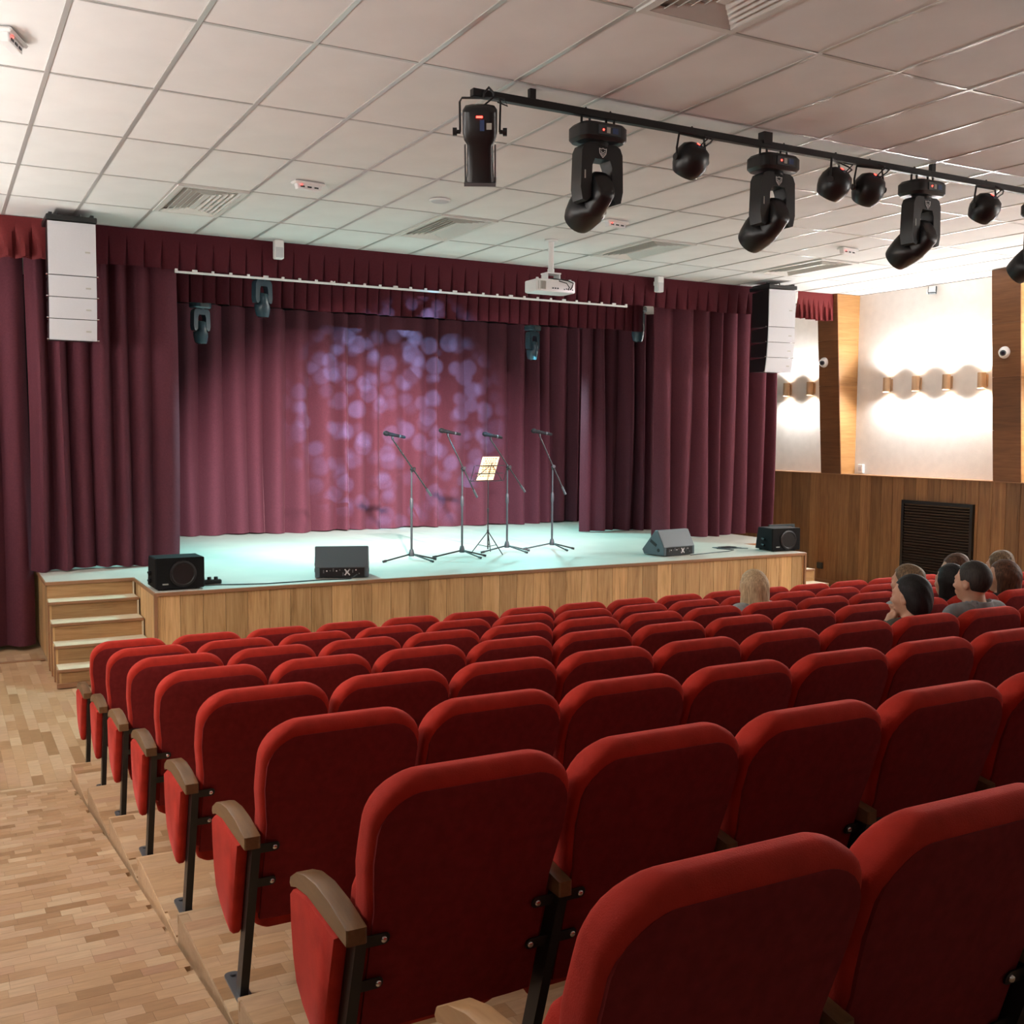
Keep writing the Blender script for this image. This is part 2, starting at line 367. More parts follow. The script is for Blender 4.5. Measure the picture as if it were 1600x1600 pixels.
for x, y, lab in [(3.32, 4.245, 'left of the spotlight bar'), (6.89, 4.226, 'under the middle of the spotlight bar')]:
    t = thing('ceiling_speaker', 'flat round white ceiling disc, '+lab, 'ceiling disc', (x, y, CEIL), 0, 'flat round ceiling discs')
    MB().lathe([(.085, 0), (.095, -.004), (.095, -.012), (.088, -.018)], (0, 0, 0), 28).build('rim', 'white', t, 30)
    MB().lathe([(.086, -.014), (.07, -.022), (.03, -.026)], (0, 0, 0), 28).build('grille', 'offwhite', t, 30)

# ------------------------------------------------------------------ walls
struct('wall_left', MB().box((XL-.1, 1, CEIL/2), (.2, 20.4, CEIL)).mesh('wall_left', 'plaster'))
struct('wall_right', MB().box((XR+.1, 1, CEIL/2), (.2, 20.4, CEIL)).mesh('wall_right', 'plaster'))
struct('wall_rear', MB().box(((XL+XR)/2, -9.1, CEIL/2), (XR-XL, .2, CEIL)).mesh('wall_rear', 'plain'))
struct('wall_stage', MB().box(((XL+XR)/2, 11.3, CEIL/2), (XR-XL, .2, CEIL)).mesh('wall_stage', 'dark_wall'))

# wainscot: a proud backing and vertical oak boards, each its own piece
WH = 1.65
def wainscot(name, xface, sgn):
    back = struct(name, MB().box((xface+sgn*.145, 1, WH/2-.01), (.255, 20.3, WH-.02)).mesh(name, 'oak_y'))
    bw = .196
    me = MB().box((0, 0, 0), (.018, bw-.004, WH), bev=.002).mesh('plank', 'oak')
    y = -2.0
    while y < 10.9:
        gap = xface > 5 and (4.60 < y < 5.75)
        place('plank', me, back, (xface+sgn*.009, y, WH/2)); y += bw
    MB().box((xface+sgn*.13, 1, WH+.004), (.30, 20.3, .012)).build('ledge', 'trim', back)
    MB().box((xface-sgn*.004, 1, .04), (.012, 20.3, .08)).build('skirting', 'trim', back)
    return back
wainscot('trim_wainscot_right', WR, 1); wainscot('trim_wainscot_left', WL, -1)

# slanting oak columns
def column(name, y0, y1, side):
    def X(z):       # face of the column at height z
        d = .455-(CEIL-z)/(CEIL-WH)*.175
        return XR-d if side > 0 else XL+d
    wall = XR if side > 0 else XL
    c = struct(name, MB().add([(X(CEIL)-side*-.01, y0+.012, CEIL), (X(WH)-side*-.01, y0+.012, WH), (X(WH)-side*-.01, y1-.012, WH), (X(CEIL)-side*-.01, y1-.012, CEIL),
                  (wall, y0+.012, CEIL), (wall, y0+.012, WH), (wall, y1-.012, WH), (wall, y1-.012, CEIL)],
                 [(0, 1, 2, 3), (7, 6, 5, 4), (0, 4, 5, 1), (3, 2, 6, 7), (1, 5, 6, 2), (0, 3, 7, 4)]).mesh(name, 'oak_y'))
    zs = [WH+.006, 2.29, 2.94, 3.59, CEIL-.002]
    for a in range(4):      # face boards and side boards stacked one on the other
        z0, z1 = zs[a]+.0015, zs[a+1]-.0015
        pts = [(X(z0), y0, z0), (X(z0), y1, z0), (X(z1), y1, z1), (X(z1), y0, z1)]
        bk = [(p[0]+side*.012, p[1], p[2]) for p in pts]
        MB().add(pts+bk, [(0, 1, 2, 3), (7, 6, 5, 4), (0, 4, 5, 1), (1, 5, 6, 2), (2, 6, 7, 3), (3, 7, 4, 0)]).build('panel', 'oak_y', c)
        for ye, yi in ((y0, y0+.014), (y1, y1-.014)):
            q = [(X(z0)+side*.0125, ye, z0), (wall, ye, z0), (wall, ye, z1), (X(z1)+side*.0125, ye, z1)]
            q2 = [(p[0], yi, p[2]) for p in q]
            MB().add(q+q2, [(0, 1, 2, 3), (7, 6, 5, 4), (0, 4, 5, 1), (1, 5, 6, 2), (2, 6, 7, 3), (3, 7, 4, 0)]).build('side_panel', 'column_side_lit', c)
    return c
M['column_side_lit'] = wood('oak_column_side_lit', (.22, .10, .03), (.34, .17, .06), (.42, .23, .09), axis='X')  # same oak as the face, lighter tone paints the sconce light on it
for q, (y0, y1) in enumerate([(6.9, 7.29), (3.98, 4.37), (1.05, 1.44), (-1.88, -1.49)]):
    column('trim_column_right_%d' % (q+1), y0, y1, 1)
    column('trim_column_left_%d' % (q+1), y0, y1, -1)

# up-and-down wall lights
def sconce(y, side, lab):
    x = XR-.002 if side > 0 else XL+.002; s = -side
    t = thing('wall_sconce', lab, 'wall light', (x, y, 2.93), 0, 'up and down wall lights')
    MB().box((s*.012, 0, 0), (.024, .08, .16), bev=.004).build('back_plate', 'sconce', t)
    prof = [(.05, -.10), (.052, -.098), (.052, .098), (.05, .10), (.044, .10), (.044, -.10)]
    vs_ = MB(); n = 20
    vs_.v = [(r*math.cos(2*math.pi*k/n)+s*.080, r*math.sin(2*math.pi*k/n), z) for r, z in prof for k in range(n)]
    vs_.f = [(a*n+i, a*n+(i+1) % n, ((a+1) % 6)*n+(i+1) % n, ((a+1) % 6)*n+i) for a in range(6) for i in range(n)]
    vs_.build('shade', 'sconce', t, 30)
    for z in (-.07, .07): MB().lathe([(.043, z-.004), (.043, z+.004)], (s*.080, 0, 0), 16).build('lens', 'lamp_on', t)
    sconce_light(x+s*.080, y, 2.93+.105, True); sconce_light(x+s*.080, y, 2.93-.105, False)
rs = [(6.28, 'first'), (5.78, 'second'), (5.28, 'third'), (4.74, 'fourth')]
for y, o_ in rs: sconce(y, 1, 'beige up-and-down wall light, %s from left on the wide white panel' % o_)
sconce(8.28, 1, 'beige up-and-down wall light beside the curtain edge, left of a pair')
sconce(7.77, 1, 'beige up-and-down wall light beside the oak column, right of a pair')
for g_, ys_ in (('nearest the stage', (6.28, 5.78, 5.28, 4.74)), ('in the middle of the hall', (3.35, 2.85, 2.35, 1.81))):
    for q, y in enumerate(ys_): sconce(y, -1, 'beige left wall light, %s in the group %s' % (ORD[q], g_))
for q, y in enumerate((3.35, 2.85, 2.35, 1.81)): sconce(y, 1, 'beige wall light on the right wall, outside the picture, %s of the middle group' % ORD[q])
for q, y in enumerate((.42, -.08, -.58, -1.12)):
    sconce(y, -1, 'beige wall light on the left wall, %s in the third group' % ORD[q])
    sconce(y, 1, 'unseen beige wall light added on the right wall, %s of the third group' % ORD[q])  # right-hand lamps of this group are unseen, added for more ambient light
for q in range(4): sconce(-2.5-.51*q, 1, 'unseen beige wall light added on the right wall, %s of the fourth group' % ORD[q])  # unseen group, added to lift the ambient light near the camera

# ------------------------------------------------------------------ floor, ramp, platforms
fl = struct('floor', MB().box(((XL+XR)/2, 1, -.06), (XR-XL, 20.4, .1)).mesh('floor', 'floor'))
yb = -8.9
MB().add([(WL-.2, RAMP0, -.02), (PLX, RAMP0, -.02), (PLX, yb, ramp_z(yb)-.008), (WL-.2, yb, ramp_z(yb)-.008), (WL-.2, RAMP0, -.05), (PLX, RAMP0, -.05), (PLX, yb, -.05), (WL-.2, yb, -.05)],
         [(0, 1, 2, 3), (7, 6, 5, 4), (0, 4, 5, 1), (1, 5, 6, 2), (2, 6, 7, 3), (3, 7, 4, 0)]).build('ramp', 'floor', fl)
XE = 10.0
for k in range(2, 11):
    y1 = front_y(k); y0 = front_y(k+1) if k < 10 else -9
    z = row_z(k)
    MB().box(((PLX+XE)/2, (y0+y1)/2+.001, z/2-.03), (XE-PLX, y1-y0, z-.012+.06)).build('seating_step', 'riserwood', fl)
    MB().box(((PLX+XE)/2, y1-.008, z-.02), (XE-PLX+.004, .022, .034), bev=.003).build('step_nosing', 'riserwood', fl)

blocks = []      # (centre, lengthx, widthy, tilt)
rb = random.Random(3)
W_ = .074
y = RAMP0-W_/2
while y > -4.9:
    x = WL+.005-rb.random()*.1
    run = rb.choice([.075, .11, .15])
    while x < PLX-.004:
        ln = rb.choice([.075, .09, .11, .13, .11, .15])
        x1 = min(x+ln, PLX-.010)
        if x1-x > .02 and x1 > WL+.03: blocks.append(((max(x, WL+.003)+x1)/2, y, ramp_z(y), x1-max(x, WL+.003), W_, 1))
        x += ln
    y -= W_
x = WL+.04
while x < 1.2:                      # flat floor in front: strips running towards the stage
    y = RAMP0+.004-rb.random()*.3
    while y < 7.0:
        ln = rb.choice([.21, .28, .35, .42])
        ya = max(y, RAMP0+.004); yb_ = min(y+ln, 7.0)
        if yb_-ya > .05 and not (x > .22 and yb_ > 5.3): blocks.append((x, (ya+yb_)/2, 0, .07, yb_-ya, 0))
        y += ln
    x += .07
for k in range(2, 11):              # platform tops
    y0 = front_y(k+1); y1 = front_y(k)-.022; yy = y1-.035
    while yy > y0+.03:
        x = PLX+.003-rb.random()*.12
        while x < 1.6:
            ln = rb.choice([.15, .22, .30, .11]); xa = max(x, PLX+.003)
            if x+ln-xa > .03: blocks.append(((xa+x+ln)/2, yy, row_z(k), x+ln-xa, .07, 0))
            x += ln
        yy -= .07
def area(b):
    p = pix((b[0], b[1], b[2]))
    if not p or not (-10 < p[0] < 1610 and -10 < p[1] < 1610): return 0
    if b[0] > PLX and b[1] < 2.6: return 0
    return b[3]*b[4]/p[2]**3
blocks.sort(key=area, reverse=True)
bm_cache = {}
for b in blocks[:298]:
    k = (round(b[3], 3), round(b[4], 3))
    if k not in bm_cache: bm_cache[k] = MB().box((0, 0, 0), (k[0]-.0005, k[1]-.0005, .02)).mesh('parquet_block', 'block')
    place('parquet_block', bm_cache[k], fl, (b[0], b[1], b[2]-.0102), (-math.atan(SLOPE) if b[5] else 0, 0, 0))
mb = MB()
for b in blocks[298:]:
    mb.box((b[0], b[1], b[2]-.0102), (b[3]-.0005, b[4]-.0005, .02), rot=(-math.atan(SLOPE), 0, 0) if b[5] else None)
mb.build('parquet_blocks', 'block_i', fl, kind='stuff')

# ------------------------------------------------------------------ stage
SL, SR, RL, RRR, FY, RY, BY = .25, 9.43, 1.035, 8.65, 5.2, 6.33, 11.2
poly = [(SL, RY), (RL, RY), (RL, FY), (RRR, FY), (RRR, RY), (SR, RY), (SR, BY), (SL, BY)]
st = struct('stage', MB().prism([(x+(.03 if x in (SL, RL) else -.03 if x in (SR, RRR) else 0), y+(.03 if y in (FY, RY) else 0)) for x, y in poly], STAGE-.012, lambda u, v, t: (u, v, t)).mesh('stage', 'oak_stage'))
MB().prism(poly, .022, lambda u, v, t: (u, v, STAGE-.022+t)).build('deck', 'deck', st)
pw_ = .2
pm = MB().box((0, 0, 0), (pw_-.003, .018, STAGE-.05), bev=.002).mesh('plank', 'oak_stage')
x = RL+pw_/2+.012
while x < RRR-.05:
    place('plank', pm, st, (x, FY+.021, (STAGE-.05)/2+.02)); x += pw_
pm2 = MB().box((0, 0, 0), (.018, .276, STAGE-.05), bev=.002).mesh('plank', 'oak_stage')
for xx in (RL+.021, RRR-.021):
    for k in range(4): place('plank', pm2, st, (xx, FY+.145+.28*k, (STAGE-.05)/2+.02))
for k in range(10):
    for xx in (SL+.021, SR-.021): place('plank', pm2, st, (xx, RY+.145+.28*k, (STAGE-.05)/2+.02))
tr = MB()
for (xa, ya, xb, yb2) in ((RL, FY, RRR, FY), (SL, RY, RL, RY), (RRR, RY, SR, RY)): tr.box(((xa+xb)/2, ya-.006, STAGE-.018), (xb-xa+.014, .014, .032), bev=.003)
for (xa, ya, yb2) in ((RL, FY, RY), (RRR, FY, RY), (SL, RY, BY), (SR, RY, BY)):
    sg = -1 if xa in (RL, SL) else 1
    tr.box((xa+sg*.006, (ya+yb2)/2, STAGE-.018), (.014, yb2-ya, .032), bev=.003)
for xa in (RL, RRR): tr.box((xa, FY, STAGE/2), (.03, .03, STAGE-.01), bev=.003)
tr.build('edge_trim', 'trim', st)
for (xa, xb, sg) in ((SL, RL, -1), (RRR, SR, 1)):
    for k in range(1, 5):                     # four treads down from the deck
        z = STAGE-.158*k; ye = RY-.25*k
        MB().box(((xa+xb)/2, ye+.135, z-.006), (xb-xa-.01, .27, .012)).build('tread', 'tread', st)
        MB().box(((xa+xb)/2, ye-.006, z-.012), (xb-xa+.004, .014, .026), bev=.003).build('nosing', 'trim', st)
        MB().box(((xa+xb)/2, ye+.012, z/2-.014), (xb-xa-.012, .02, z-.028)).build('riser_board', 'oak_stage_x', st)
        MB().box(((xa if sg < 0 else xb)-sg*.012, ye+.13, z/2-.008), (.02, .26, z-.014)).build('side_board', 'oak_stage', st)
        MB().box(((xa if sg < 0 else xb)-sg*-.003, ye+.008, z/2), (.016, .022, z), bev=.002).build('corner_trim', 'trim', st)
    for k in range(5): MB().box(((xb if sg < 0 else xa)+sg*.008, RY-.25*k+.004, STAGE-.158*k-.085), (.016, .022, .145), bev=.002).build('corner_trim', 'tread', st)
    MB().box(((xa+xb)/2, RY+.012, STAGE-.1), (xb-xa-.012, .02, .15)).build('riser_board', 'oak_stage_x', st)
    MB().box(((xa+xb)/2, RY-1.0-.008, .02), (xb-xa+.03, .016, .04)).build('base_trim', 'trim', st)
MB().box((-.5, 6.62, .006), (1.5, .05, .012), bev=.003).build('trim_threshold', 'trim', None, kind='structure')

# ------------------------------------------------------------------ curtains
def curtain(name, x0, x1, y, z0, z1, seed, label, m='wine', wl=(.16, .34), amp=.075, hem=.01, parent=None, group='wine red stage curtains', flare=.0, skew=0):
    r = random.Random(seed)
    cuts = [x0]
    while cuts[-1] < x1: cuts.append(cuts[-1]+r.uniform(*wl))
    amps = [r.uniform(.55, 1.25)*amp for _ in cuts]; lean = [r.uniform(-.05, .05) for _ in cuts]; dp = [r.uniform(.4, .75) for _ in cuts]
    rows = []; nz = 15
    for iz in range(nz):
        t = iz/(nz-1); z = z0+(z1-z0)*t; row = []
        tight = 1-.25*t**2
        for i in range(len(cuts)-1):
            ns = 12
            for s in range(ns):
                u = s/ns; X = cuts[i]+(cuts[i+1]-cuts[i])*u
                wv = abs(math.sin(math.pi*u))**(dp[i]*2.2)
                wv = wv*amps[i]+.02*math.sin(9*X+3*t+seed)
                dx = (lean[i]*(1-u)+lean[i+1]*u)*math.sin(2.2*t+i)*(1-t)
                xx = min(max(X+dx+skew*(1-t)*(X-x0)/(x1-x0), x0-.05), x1+.1)
                hz = hem*math.sin(5*X+seed)*(1-t)**6
                row.append((xx, y-wv*tight+.03*(1-t)*math.sin(1.7*X+seed), z+hz))
        rows.append(row)
    g_ = MB(); g_.grid(rows)
    b = [[(p[0], p[1]+.006, p[2]) for p in rw] for rw in rows]; g_.grid(b)
    o = g_.build(name, m, parent, 60)
    o['label'] = label; o['category'] = 'curtain'; o['group'] = group
    return o
def hembands(o): pass
curtain('stage_curtain', 1.2, 9.6, 10.3, STAGE+.012, 3.9, 11, 'wide wine red backdrop curtain at the rear of the stage, lit with pale dots', wl=(.20, .42), amp=.17)
curtain('stage_curtain', .19, 1.62, 7.26, STAGE+.012, 3.98, 4, 'dark wine red leg curtain hanging left behind the white speaker array', wl=(.17, .30), amp=.19)
curtain('stage_curtain', -1.3, .20, 7.32, .03, 3.98, 8, 'dark wine red curtain reaching the floor left of the stage steps', wl=(.26, .36), amp=.17)
curtain('stage_curtain', 7.90, 9.97, 7.36, STAGE+.012, 3.98, 23, 'wine red leg curtain hanging right of the stage, behind the right monitor wedge', wl=(.18, .34), amp=.18)
curtain('stage_curtain', 7.55, 8.75, 8.6, STAGE+.012, 3.98, 31, 'narrow wine red leg curtain between the backdrop and the right front curtain', wl=(.18, .34), amp=.16)
curtain('stage_curtain', .5, 1.6, 8.9, STAGE+.012, 3.98, 37, 'wine red wing curtain deep on the left, mostly hidden by the front left curtain', wl=(.16, .3), amp=.08)

def valance(name, x0, x1, y, z0, z1, pitch, seed, m, label, head=.1, flare=0., depth=.05, gap=.014):
    r = random.Random(seed); rows = []
    n = max(1, round((x1-x0)/pitch)); pw2 = (x1-x0)/n
    fl_ = [r.uniform(.5, 1.4) for _ in range(n+1)]
    for iz in range(9):
        t = iz/8; z = z1+(z0-z1)*t; row = []
        open_ = max(0, (t*(z1-z0)-head)/(z1-z0-head))
        for i in range(n):
            a = x0+i*pw2
            g0 = gap*(.15+open_*fl_[i])*(1+flare*open_); g1 = gap*(.15+open_*fl_[i+1])*(1+flare*open_)
            d0 = depth*open_**.7
            bulge = .012*open_*fl_[i]*(1+2*flare)
            for (xx, yy) in ((a+.0005, d0), (a+g0, d0*.25), (a+g0*1.6+.004, 0), (a+pw2*.3, -bulge), (a+pw2*.55, -bulge*1.3), (a+pw2*.8, -bulge*.7), (a+pw2-g1*1.6-.004, 0), (a+pw2-g1, d0*.25)):
                row.append((xx, y+yy, z+(.006*math.sin(7*a)+.006*flare*math.sin(40*xx))*t))
        row.append((x1, y, z)); rows.append(row)
    g_ = MB(); g_.grid(rows); g_.grid([[(p[0], p[1]+.004, p[2]) for p in rw] for rw in rows])
    o = g_.build(name, m, None, 40); o['label'] = label; o['category'] = 'valance'; o['group'] = 'pleated valances over the stage'
    return o
valance('stage_valance', .44, 10.08, 7.0, 3.862, CEIL-.001, .172, 2, 'wine_red', 'long box-pleated dark red valance hanging from the ceiling across the stage front')
valance('stage_valance', -1.07, .40, 6.95, 3.85, CEIL-.001, .15, 5, 'red_val', 'bright red gathered valance left of the left speaker array', flare=1.3, depth=.07, gap=.022)
valance('stage_valance', 10.10, 10.78, 6.97, 3.86, CEIL-.001, .10, 6, 'red_val', 'short bright red valance between the right speaker array and oak column', flare=.8, depth=.05, gap=.018)
valance('stage_valance', 1.3, 8.0, 7.75, 3.625, 4.2, .15, 9, 'wine_red', 'second pleated dark red valance further back, below the white rail')

t = thing('curtain_rail', 'long thin white rail with gliders along the lower edge of the front valance', 'rail', (4.4, 6.99, 3.838))
MB().box((0, 0, 0), (5.62, .024, .022), bev=.003).build('track', 'white', t)
gm = MB().box((0, 0, 0), (.03, .02, .022), bev=.003).mesh('glider', 'white'); gm2 = MB().box((0, 0, 0), (.055, .02, .022), bev=.003).mesh('glider', 'white')
for k in range(31): place('glider', gm2 if k % 4 == 1 else gm, t, (-2.795+k*.1863, 0, .021))

# ------------------------------------------------------------------ speakers
def line_array(x, y, rz, lab):
    t = thing('speaker_array', lab, 'speaker', (x, y, 4.2), rz, 'white-fronted speaker arrays hung by the stage')
    W = .42; D = .40
    MB().box((0, .2, -.045), (W+.02, .46, .05), bev=.006).box((-.18, .2, -.012), (.03, .40, .03)).box((.18, .2, -.012), (.03, .40, .03)).build('fly_frame', 'black', t, 30)
    MB().tube([(-.1, .2, -.02), (-.1, .2, .04)], .008).tube([(.1, .2, -.02), (.1, .2, .04)], .008).build('hanger', 'grey_metal', t)
    z = -.075; yo = 0.0; a = 0
    for n_, (h, da) in enumerate(((.49, 0), (.195, .03), (.195, .06), (.195, .09))):
        a += da
        def F(u, v): return (u, yo+v*math.sin(a), z-v*math.cos(a))
        e = MB()
        f0 = [(-W/2, yo, z), (W/2, yo, z), (W/2, yo+h*math.sin(a), z-h*math.cos(a)), (-W/2, yo+h*math.sin(a), z-h*math.cos(a))]
        bz = .018
        b0 = [(-W/2+.02, yo+D, z-bz), (W/2-.02, yo+D, z-bz), (W/2-.02, yo+D, z-h+bz), (-W/2+.02, yo+D, z-h+bz)]
        e.add(f0+b0, [(0, 1, 2, 3), (7, 6, 5, 4), (0, 4, 5, 1), (1, 5, 6, 2), (2, 6, 7, 3), (3, 7, 4, 0)])
        cab = e.build('cabinet', 'black', t)
        n = Vector((0, -math.cos(a), -math.sin(a)))
        q = [Vector(p) for p in f0]; c = sum(q, Vector())/4
        q = [c+(p-c)*.985+n*.001 for p in q]; q2 = [p+n*.014 for p in q]
        MB().add(q+q2, [(3, 2, 1, 0), (4, 5, 6, 7), (0, 1, 5, 4), (1, 2, 6, 5), (2, 3, 7, 6), (3, 0, 4, 7)]).build('grille', 'offwhite', cab)
        MB().box(c+n*.016+Vector((W*.32, 0, -h*.05)), (.045, .004, .014)).build('badge', 'label_grey', cab)
        for sx in (-1, 1):
            MB().lathe([(.008, 0), (.008, .018), (.004, .02)], (sx*(W/2+.0), yo+.02, z-h+.004), 8, (0, sx*math.pi/2, 0)).build('pin', 'chrome', cab)
        yo += h*math.sin(a); z -= h*math.cos(a)+.003
    return t
line_array(.545, 6.36, 0, 'white-fronted hanging speaker array of four boxes, at the left end of the valance')
line_array(9.24, 6.36, -.12, 'white-fronted hanging speaker array curving down at the right end of the valance')

def wall_speaker(x, lab):
    t = thing('wall_speaker', lab, 'speaker', (x, 6.9, 4.14), 0, 'small white boxes on the valance')
    MB().box((0, 0, 0), (.10, .085, .20), bev=.01).build('body', 'white', t)
    MB().box((0, -.045, -.035), (.08, .006, .11), bev=.002).build('grille', 'offwhite', t)
    MB().box((0, .07, .02), (.03, .06, .05)).build('bracket', 'white', t)
wall_speaker(2.65, 'small white box loudspeaker on the valance between left array and projector')
wall_speaker(7.64, 'small white box loudspeaker on the valance right of the projector')

# projector
t = thing('projector', 'white ceiling projector on a white pole, cables on its back', 'projector', (5.147, 5.42, CEIL), 0)
MB().lathe([(.07, 0), (.07, -.01), (.03, -.02)], n=16).build('ceiling_plate', 'white', t, 30)
MB().lathe([(.03, -.01), (.03, -.30), (.036, -.30), (.036, -.345)], n=14).build('pole', 'white', t, 30)
MB().box((0, 0, -.35), (.17, .14, .014)).box((-.075, 0, -.38), (.014, .12, .07)).box((.075, 0, -.38), (.014, .12, .07)).box((0, 0, -.415), (.20, .10, .012)).build('mount', 'white', t)
bd = MB().prism([(-.2, -.13), (.2, -.13), (.24, -.10), (.24, .13), (.2, .16), (-.2, .16), (-.24, .13), (-.24, -.10)], .125, lambda u, v, k: (u, v, -.55+k), .01).build('body', 'white', t, 30)
for k in range(9): MB().box((-.218+.010*k, -.1325-(0 if k > 1 else -.012), -.49), (.004, .004, .085)).build('vent_slot', 'label_grey', bd)
for k in range(3): MB().box((-.05+.03*k, -.132, -.515), (.016, .004, .014)).build('socket', 'graphite', bd)
for k in range(5): MB().box((.09+.025*k, -.132, -.52+.006*(k % 2)), (.012, .004, .012)).build('socket', 'graphite', bd)
for sx in (-1, 1): MB().lathe([(.018, -.43), (.014, -.405)], (sx*.2, -.06, 0), 10).build('foot', 'white', bd, 30)
MB().tube([(0, -.03, -.40), (.05, -.12, -.42), (.12, -.15, -.43), (.19, -.145, -.45), (.17, -.15, -.50), (.16, -.135, -.52)], .006).build('cable', 'black', t, 60)
MB().tube([(-.02, -.04, -.40), (.03, -.14, -.44), (.1, -.16, -.46), (.14, -.15, -.50), (.13, -.135, -.52)], .005).build('cable', 'black', t, 60)
MB().lathe([(.05, 0), (.05, .03), (.04, .03)], (.06, .16, -.49), 18, (-math.pi/2, 0, 0)).build('lens', 'glass_dark', bd, 30)

def subwoofer(x, y, rz, w_, h_, lab):
    t = thing('subwoofer', lab, 'speaker', (x, y, STAGE), rz, 'black subwoofers on the stage corners')
    d = .36; k = .06
    MB().prism([(-d/2, .015), (d/2-k*.2, .015), (d/2-k, h_), (-d/2, h_)], w_, lambda u, v, q: (q-w_/2, u, v), .012).build('cabinet', 'black_matt', t, 30)
    for sx in (-1, 1):
        for sy in (-1, 1): MB().lathe([(.02, 0), (.02, .018)], (sx*(w_/2-.05), sy*(d/2-.06), 0), 10).build('foot', 'black', t, 30)
    ring = MB().lathe([(.105, 0), (.118, .004), (.118, .012), (.1, .016), (.092, .008)], (w_*.06, -d/2+.002, h_*.5), 28, (math.pi/2, 0, 0)).build('driver_ring', 'black', t, 30)
    MB().lathe([(.094, -.002), (.05, -.03), (.045, -.02), (.02, -.006), (0.001, -.004)], (w_*.06, -d/2-.004, h_*.5), 24, (math.pi/2, 0, 0)).build('driver_cone', 'black_matt', ring, 30)
    MB().box((-w_*.3, -d/2-.003, h_*.2), (.05, .004, .012)).build('badge', 'label_grey', t)
    for z in (.08, .15): MB().tube([(-w_/2, .02, z), (-w_/2-.022, 0, z), (-w_/2-.022, -.05, z-.01)], .014).build('plug', 'black', t, 60)
subwoofer(1.26, 5.46, .02, .43, .29, 'black square subwoofer on the left front corner of the stage, above the steps')
subwoofer(8.53, 5.56, -.10, .42, .285, 'black square subwoofer on the right front corner of the stage')

def wedge(x, y, rz, lab, w_=.52):
    t = thing('stage_monitor', lab, 'speaker', (x, y, STAGE), rz, 'floor monitor wedges on the stage')
    # side outline in (depth, height): panel side towards -y, slanted grille towards +y
    pr_ = [(-.17, .01), (.16, .01), (.19, .06), (-.02, .30), (-.06, .30), (-.17, .11)]
    MB().prism(pr_, w_, lambda u, v, q: (q-w_/2, u, v), .008).build('cabinet', 'monitor', t, 30)
    MB().add([(-w_/2+.03, .182, .075), (w_/2-.03, .182, .075), (w_/2-.03, -.005, .29), (-w_/2+.03, -.005, .29)], [(0, 1, 2, 3)]).build('front_grille', 'black', t)
    p = MB().box((0, -.172, .058), (w_-.09, .006, .09)).build('rear_panel', 'black', t)
    rr = random.Random(5)
    for k in range(12): MB().box((-w_*.34+k*.031, -.177, .04+rr.random()*.045), (.012, .006, .012 if k % 3 else .03)).build('socket', 'white' if k % 3 == 1 else 'grey_metal', p)
    for k in range(2): MB().box((.05, -.178, .06), (.012, .004, .075), rot=(0, (-1)**k*.7, 0)).build('warning_mark', 'white', p)
    for sx in (-1, 1):
        MB().box((sx*(w_/2+.001), .0, .15), (.006, .11, .035), rot=(.5, 0, 0)).build('handle', 'black', t)
        MB().lathe([(.022, 0), (.018, .004)], (sx*w_/2, -.08, .07), 14, (0, sx*math.pi/2, 0)).build('pole_socket', 'black', t)
wedge(2.87, 5.56, -.33, 'dark grey monitor wedge at the stage front, left, its socket panel facing the seats')
wedge(7.0, 5.74, .16, 'dark grey monitor wedge turned aside at the right of the stage front')

def cable(name, pts, lab, r=.006):
    o = MB().tube(pts, r, 6).build(name, 'graphite', None, 60); o['label'] = lab; o['category'] = 'cable'; return o
S_ = STAGE+.007
cable('stage_cable', [(1.46, 5.44, S_), (1.62, 5.42, S_), (1.8, 5.36, S_), (2.05, 5.30, S_), (2.35, 5.31, S_), (2.6, 5.33, S_), (2.86, 5.29, S_), (2.95, 5.345, S_+.03)], 'thin black cable from the left subwoofer to the left monitor wedge')
cable('stage_cable', [(7.15, 5.52, S_), (7.35, 5.56, S_), (7.6, 5.62, S_), (7.85, 5.66, S_), (8.0, 5.75, S_), (7.9, 5.95, S_), (8.05, 6.05, S_), (8.2, 5.72, S_+.01)], 'thin cable from the right monitor wedge to the right subwoofer', .005)
t = thing('power_strip', 'black power strip lying on the stage beside the left subwoofer', 'power strip', (1.58, 5.56, STAGE), -.05)
MB().box((0, 0, .02), (.22, .055, .04), bev=.008).build('body', 'black', t)
for k in range(3): MB().lathe([(.02, .04), (.018, .065)], (-.06+.06*k, 0, 0), 12).build('plug', 'black', t, 30)
t = thing('floor_box', 'black floor socket box in the stage deck near the right subwoofer', 'floor box', (8.1, 6.0, STAGE), .1)
MB().box((0, 0, .004), (.30, .22, .008), bev=.003).build('frame', 'graphite', t); MB().box((.02, .01, .011), (.2, .12, .006)).build('lid', 'black', t)
t = thing('stair_rail', 'dark grey rail frame behind the right subwoofer at the stage edge', 'rail', (9.93, 7.0, 0), -.1)
MB().box((0, 0, .935), (.44, .03, .03)).build('top_rail', 'graphite', t); MB().box((0, 0, .86), (.42, .02, .02)).build('mid_rail', 'graphite', t)
for sx in (-1, 1): MB().box((sx*.205, 0, .46), (.03, .03, .92)).build('post', 'graphite', t)

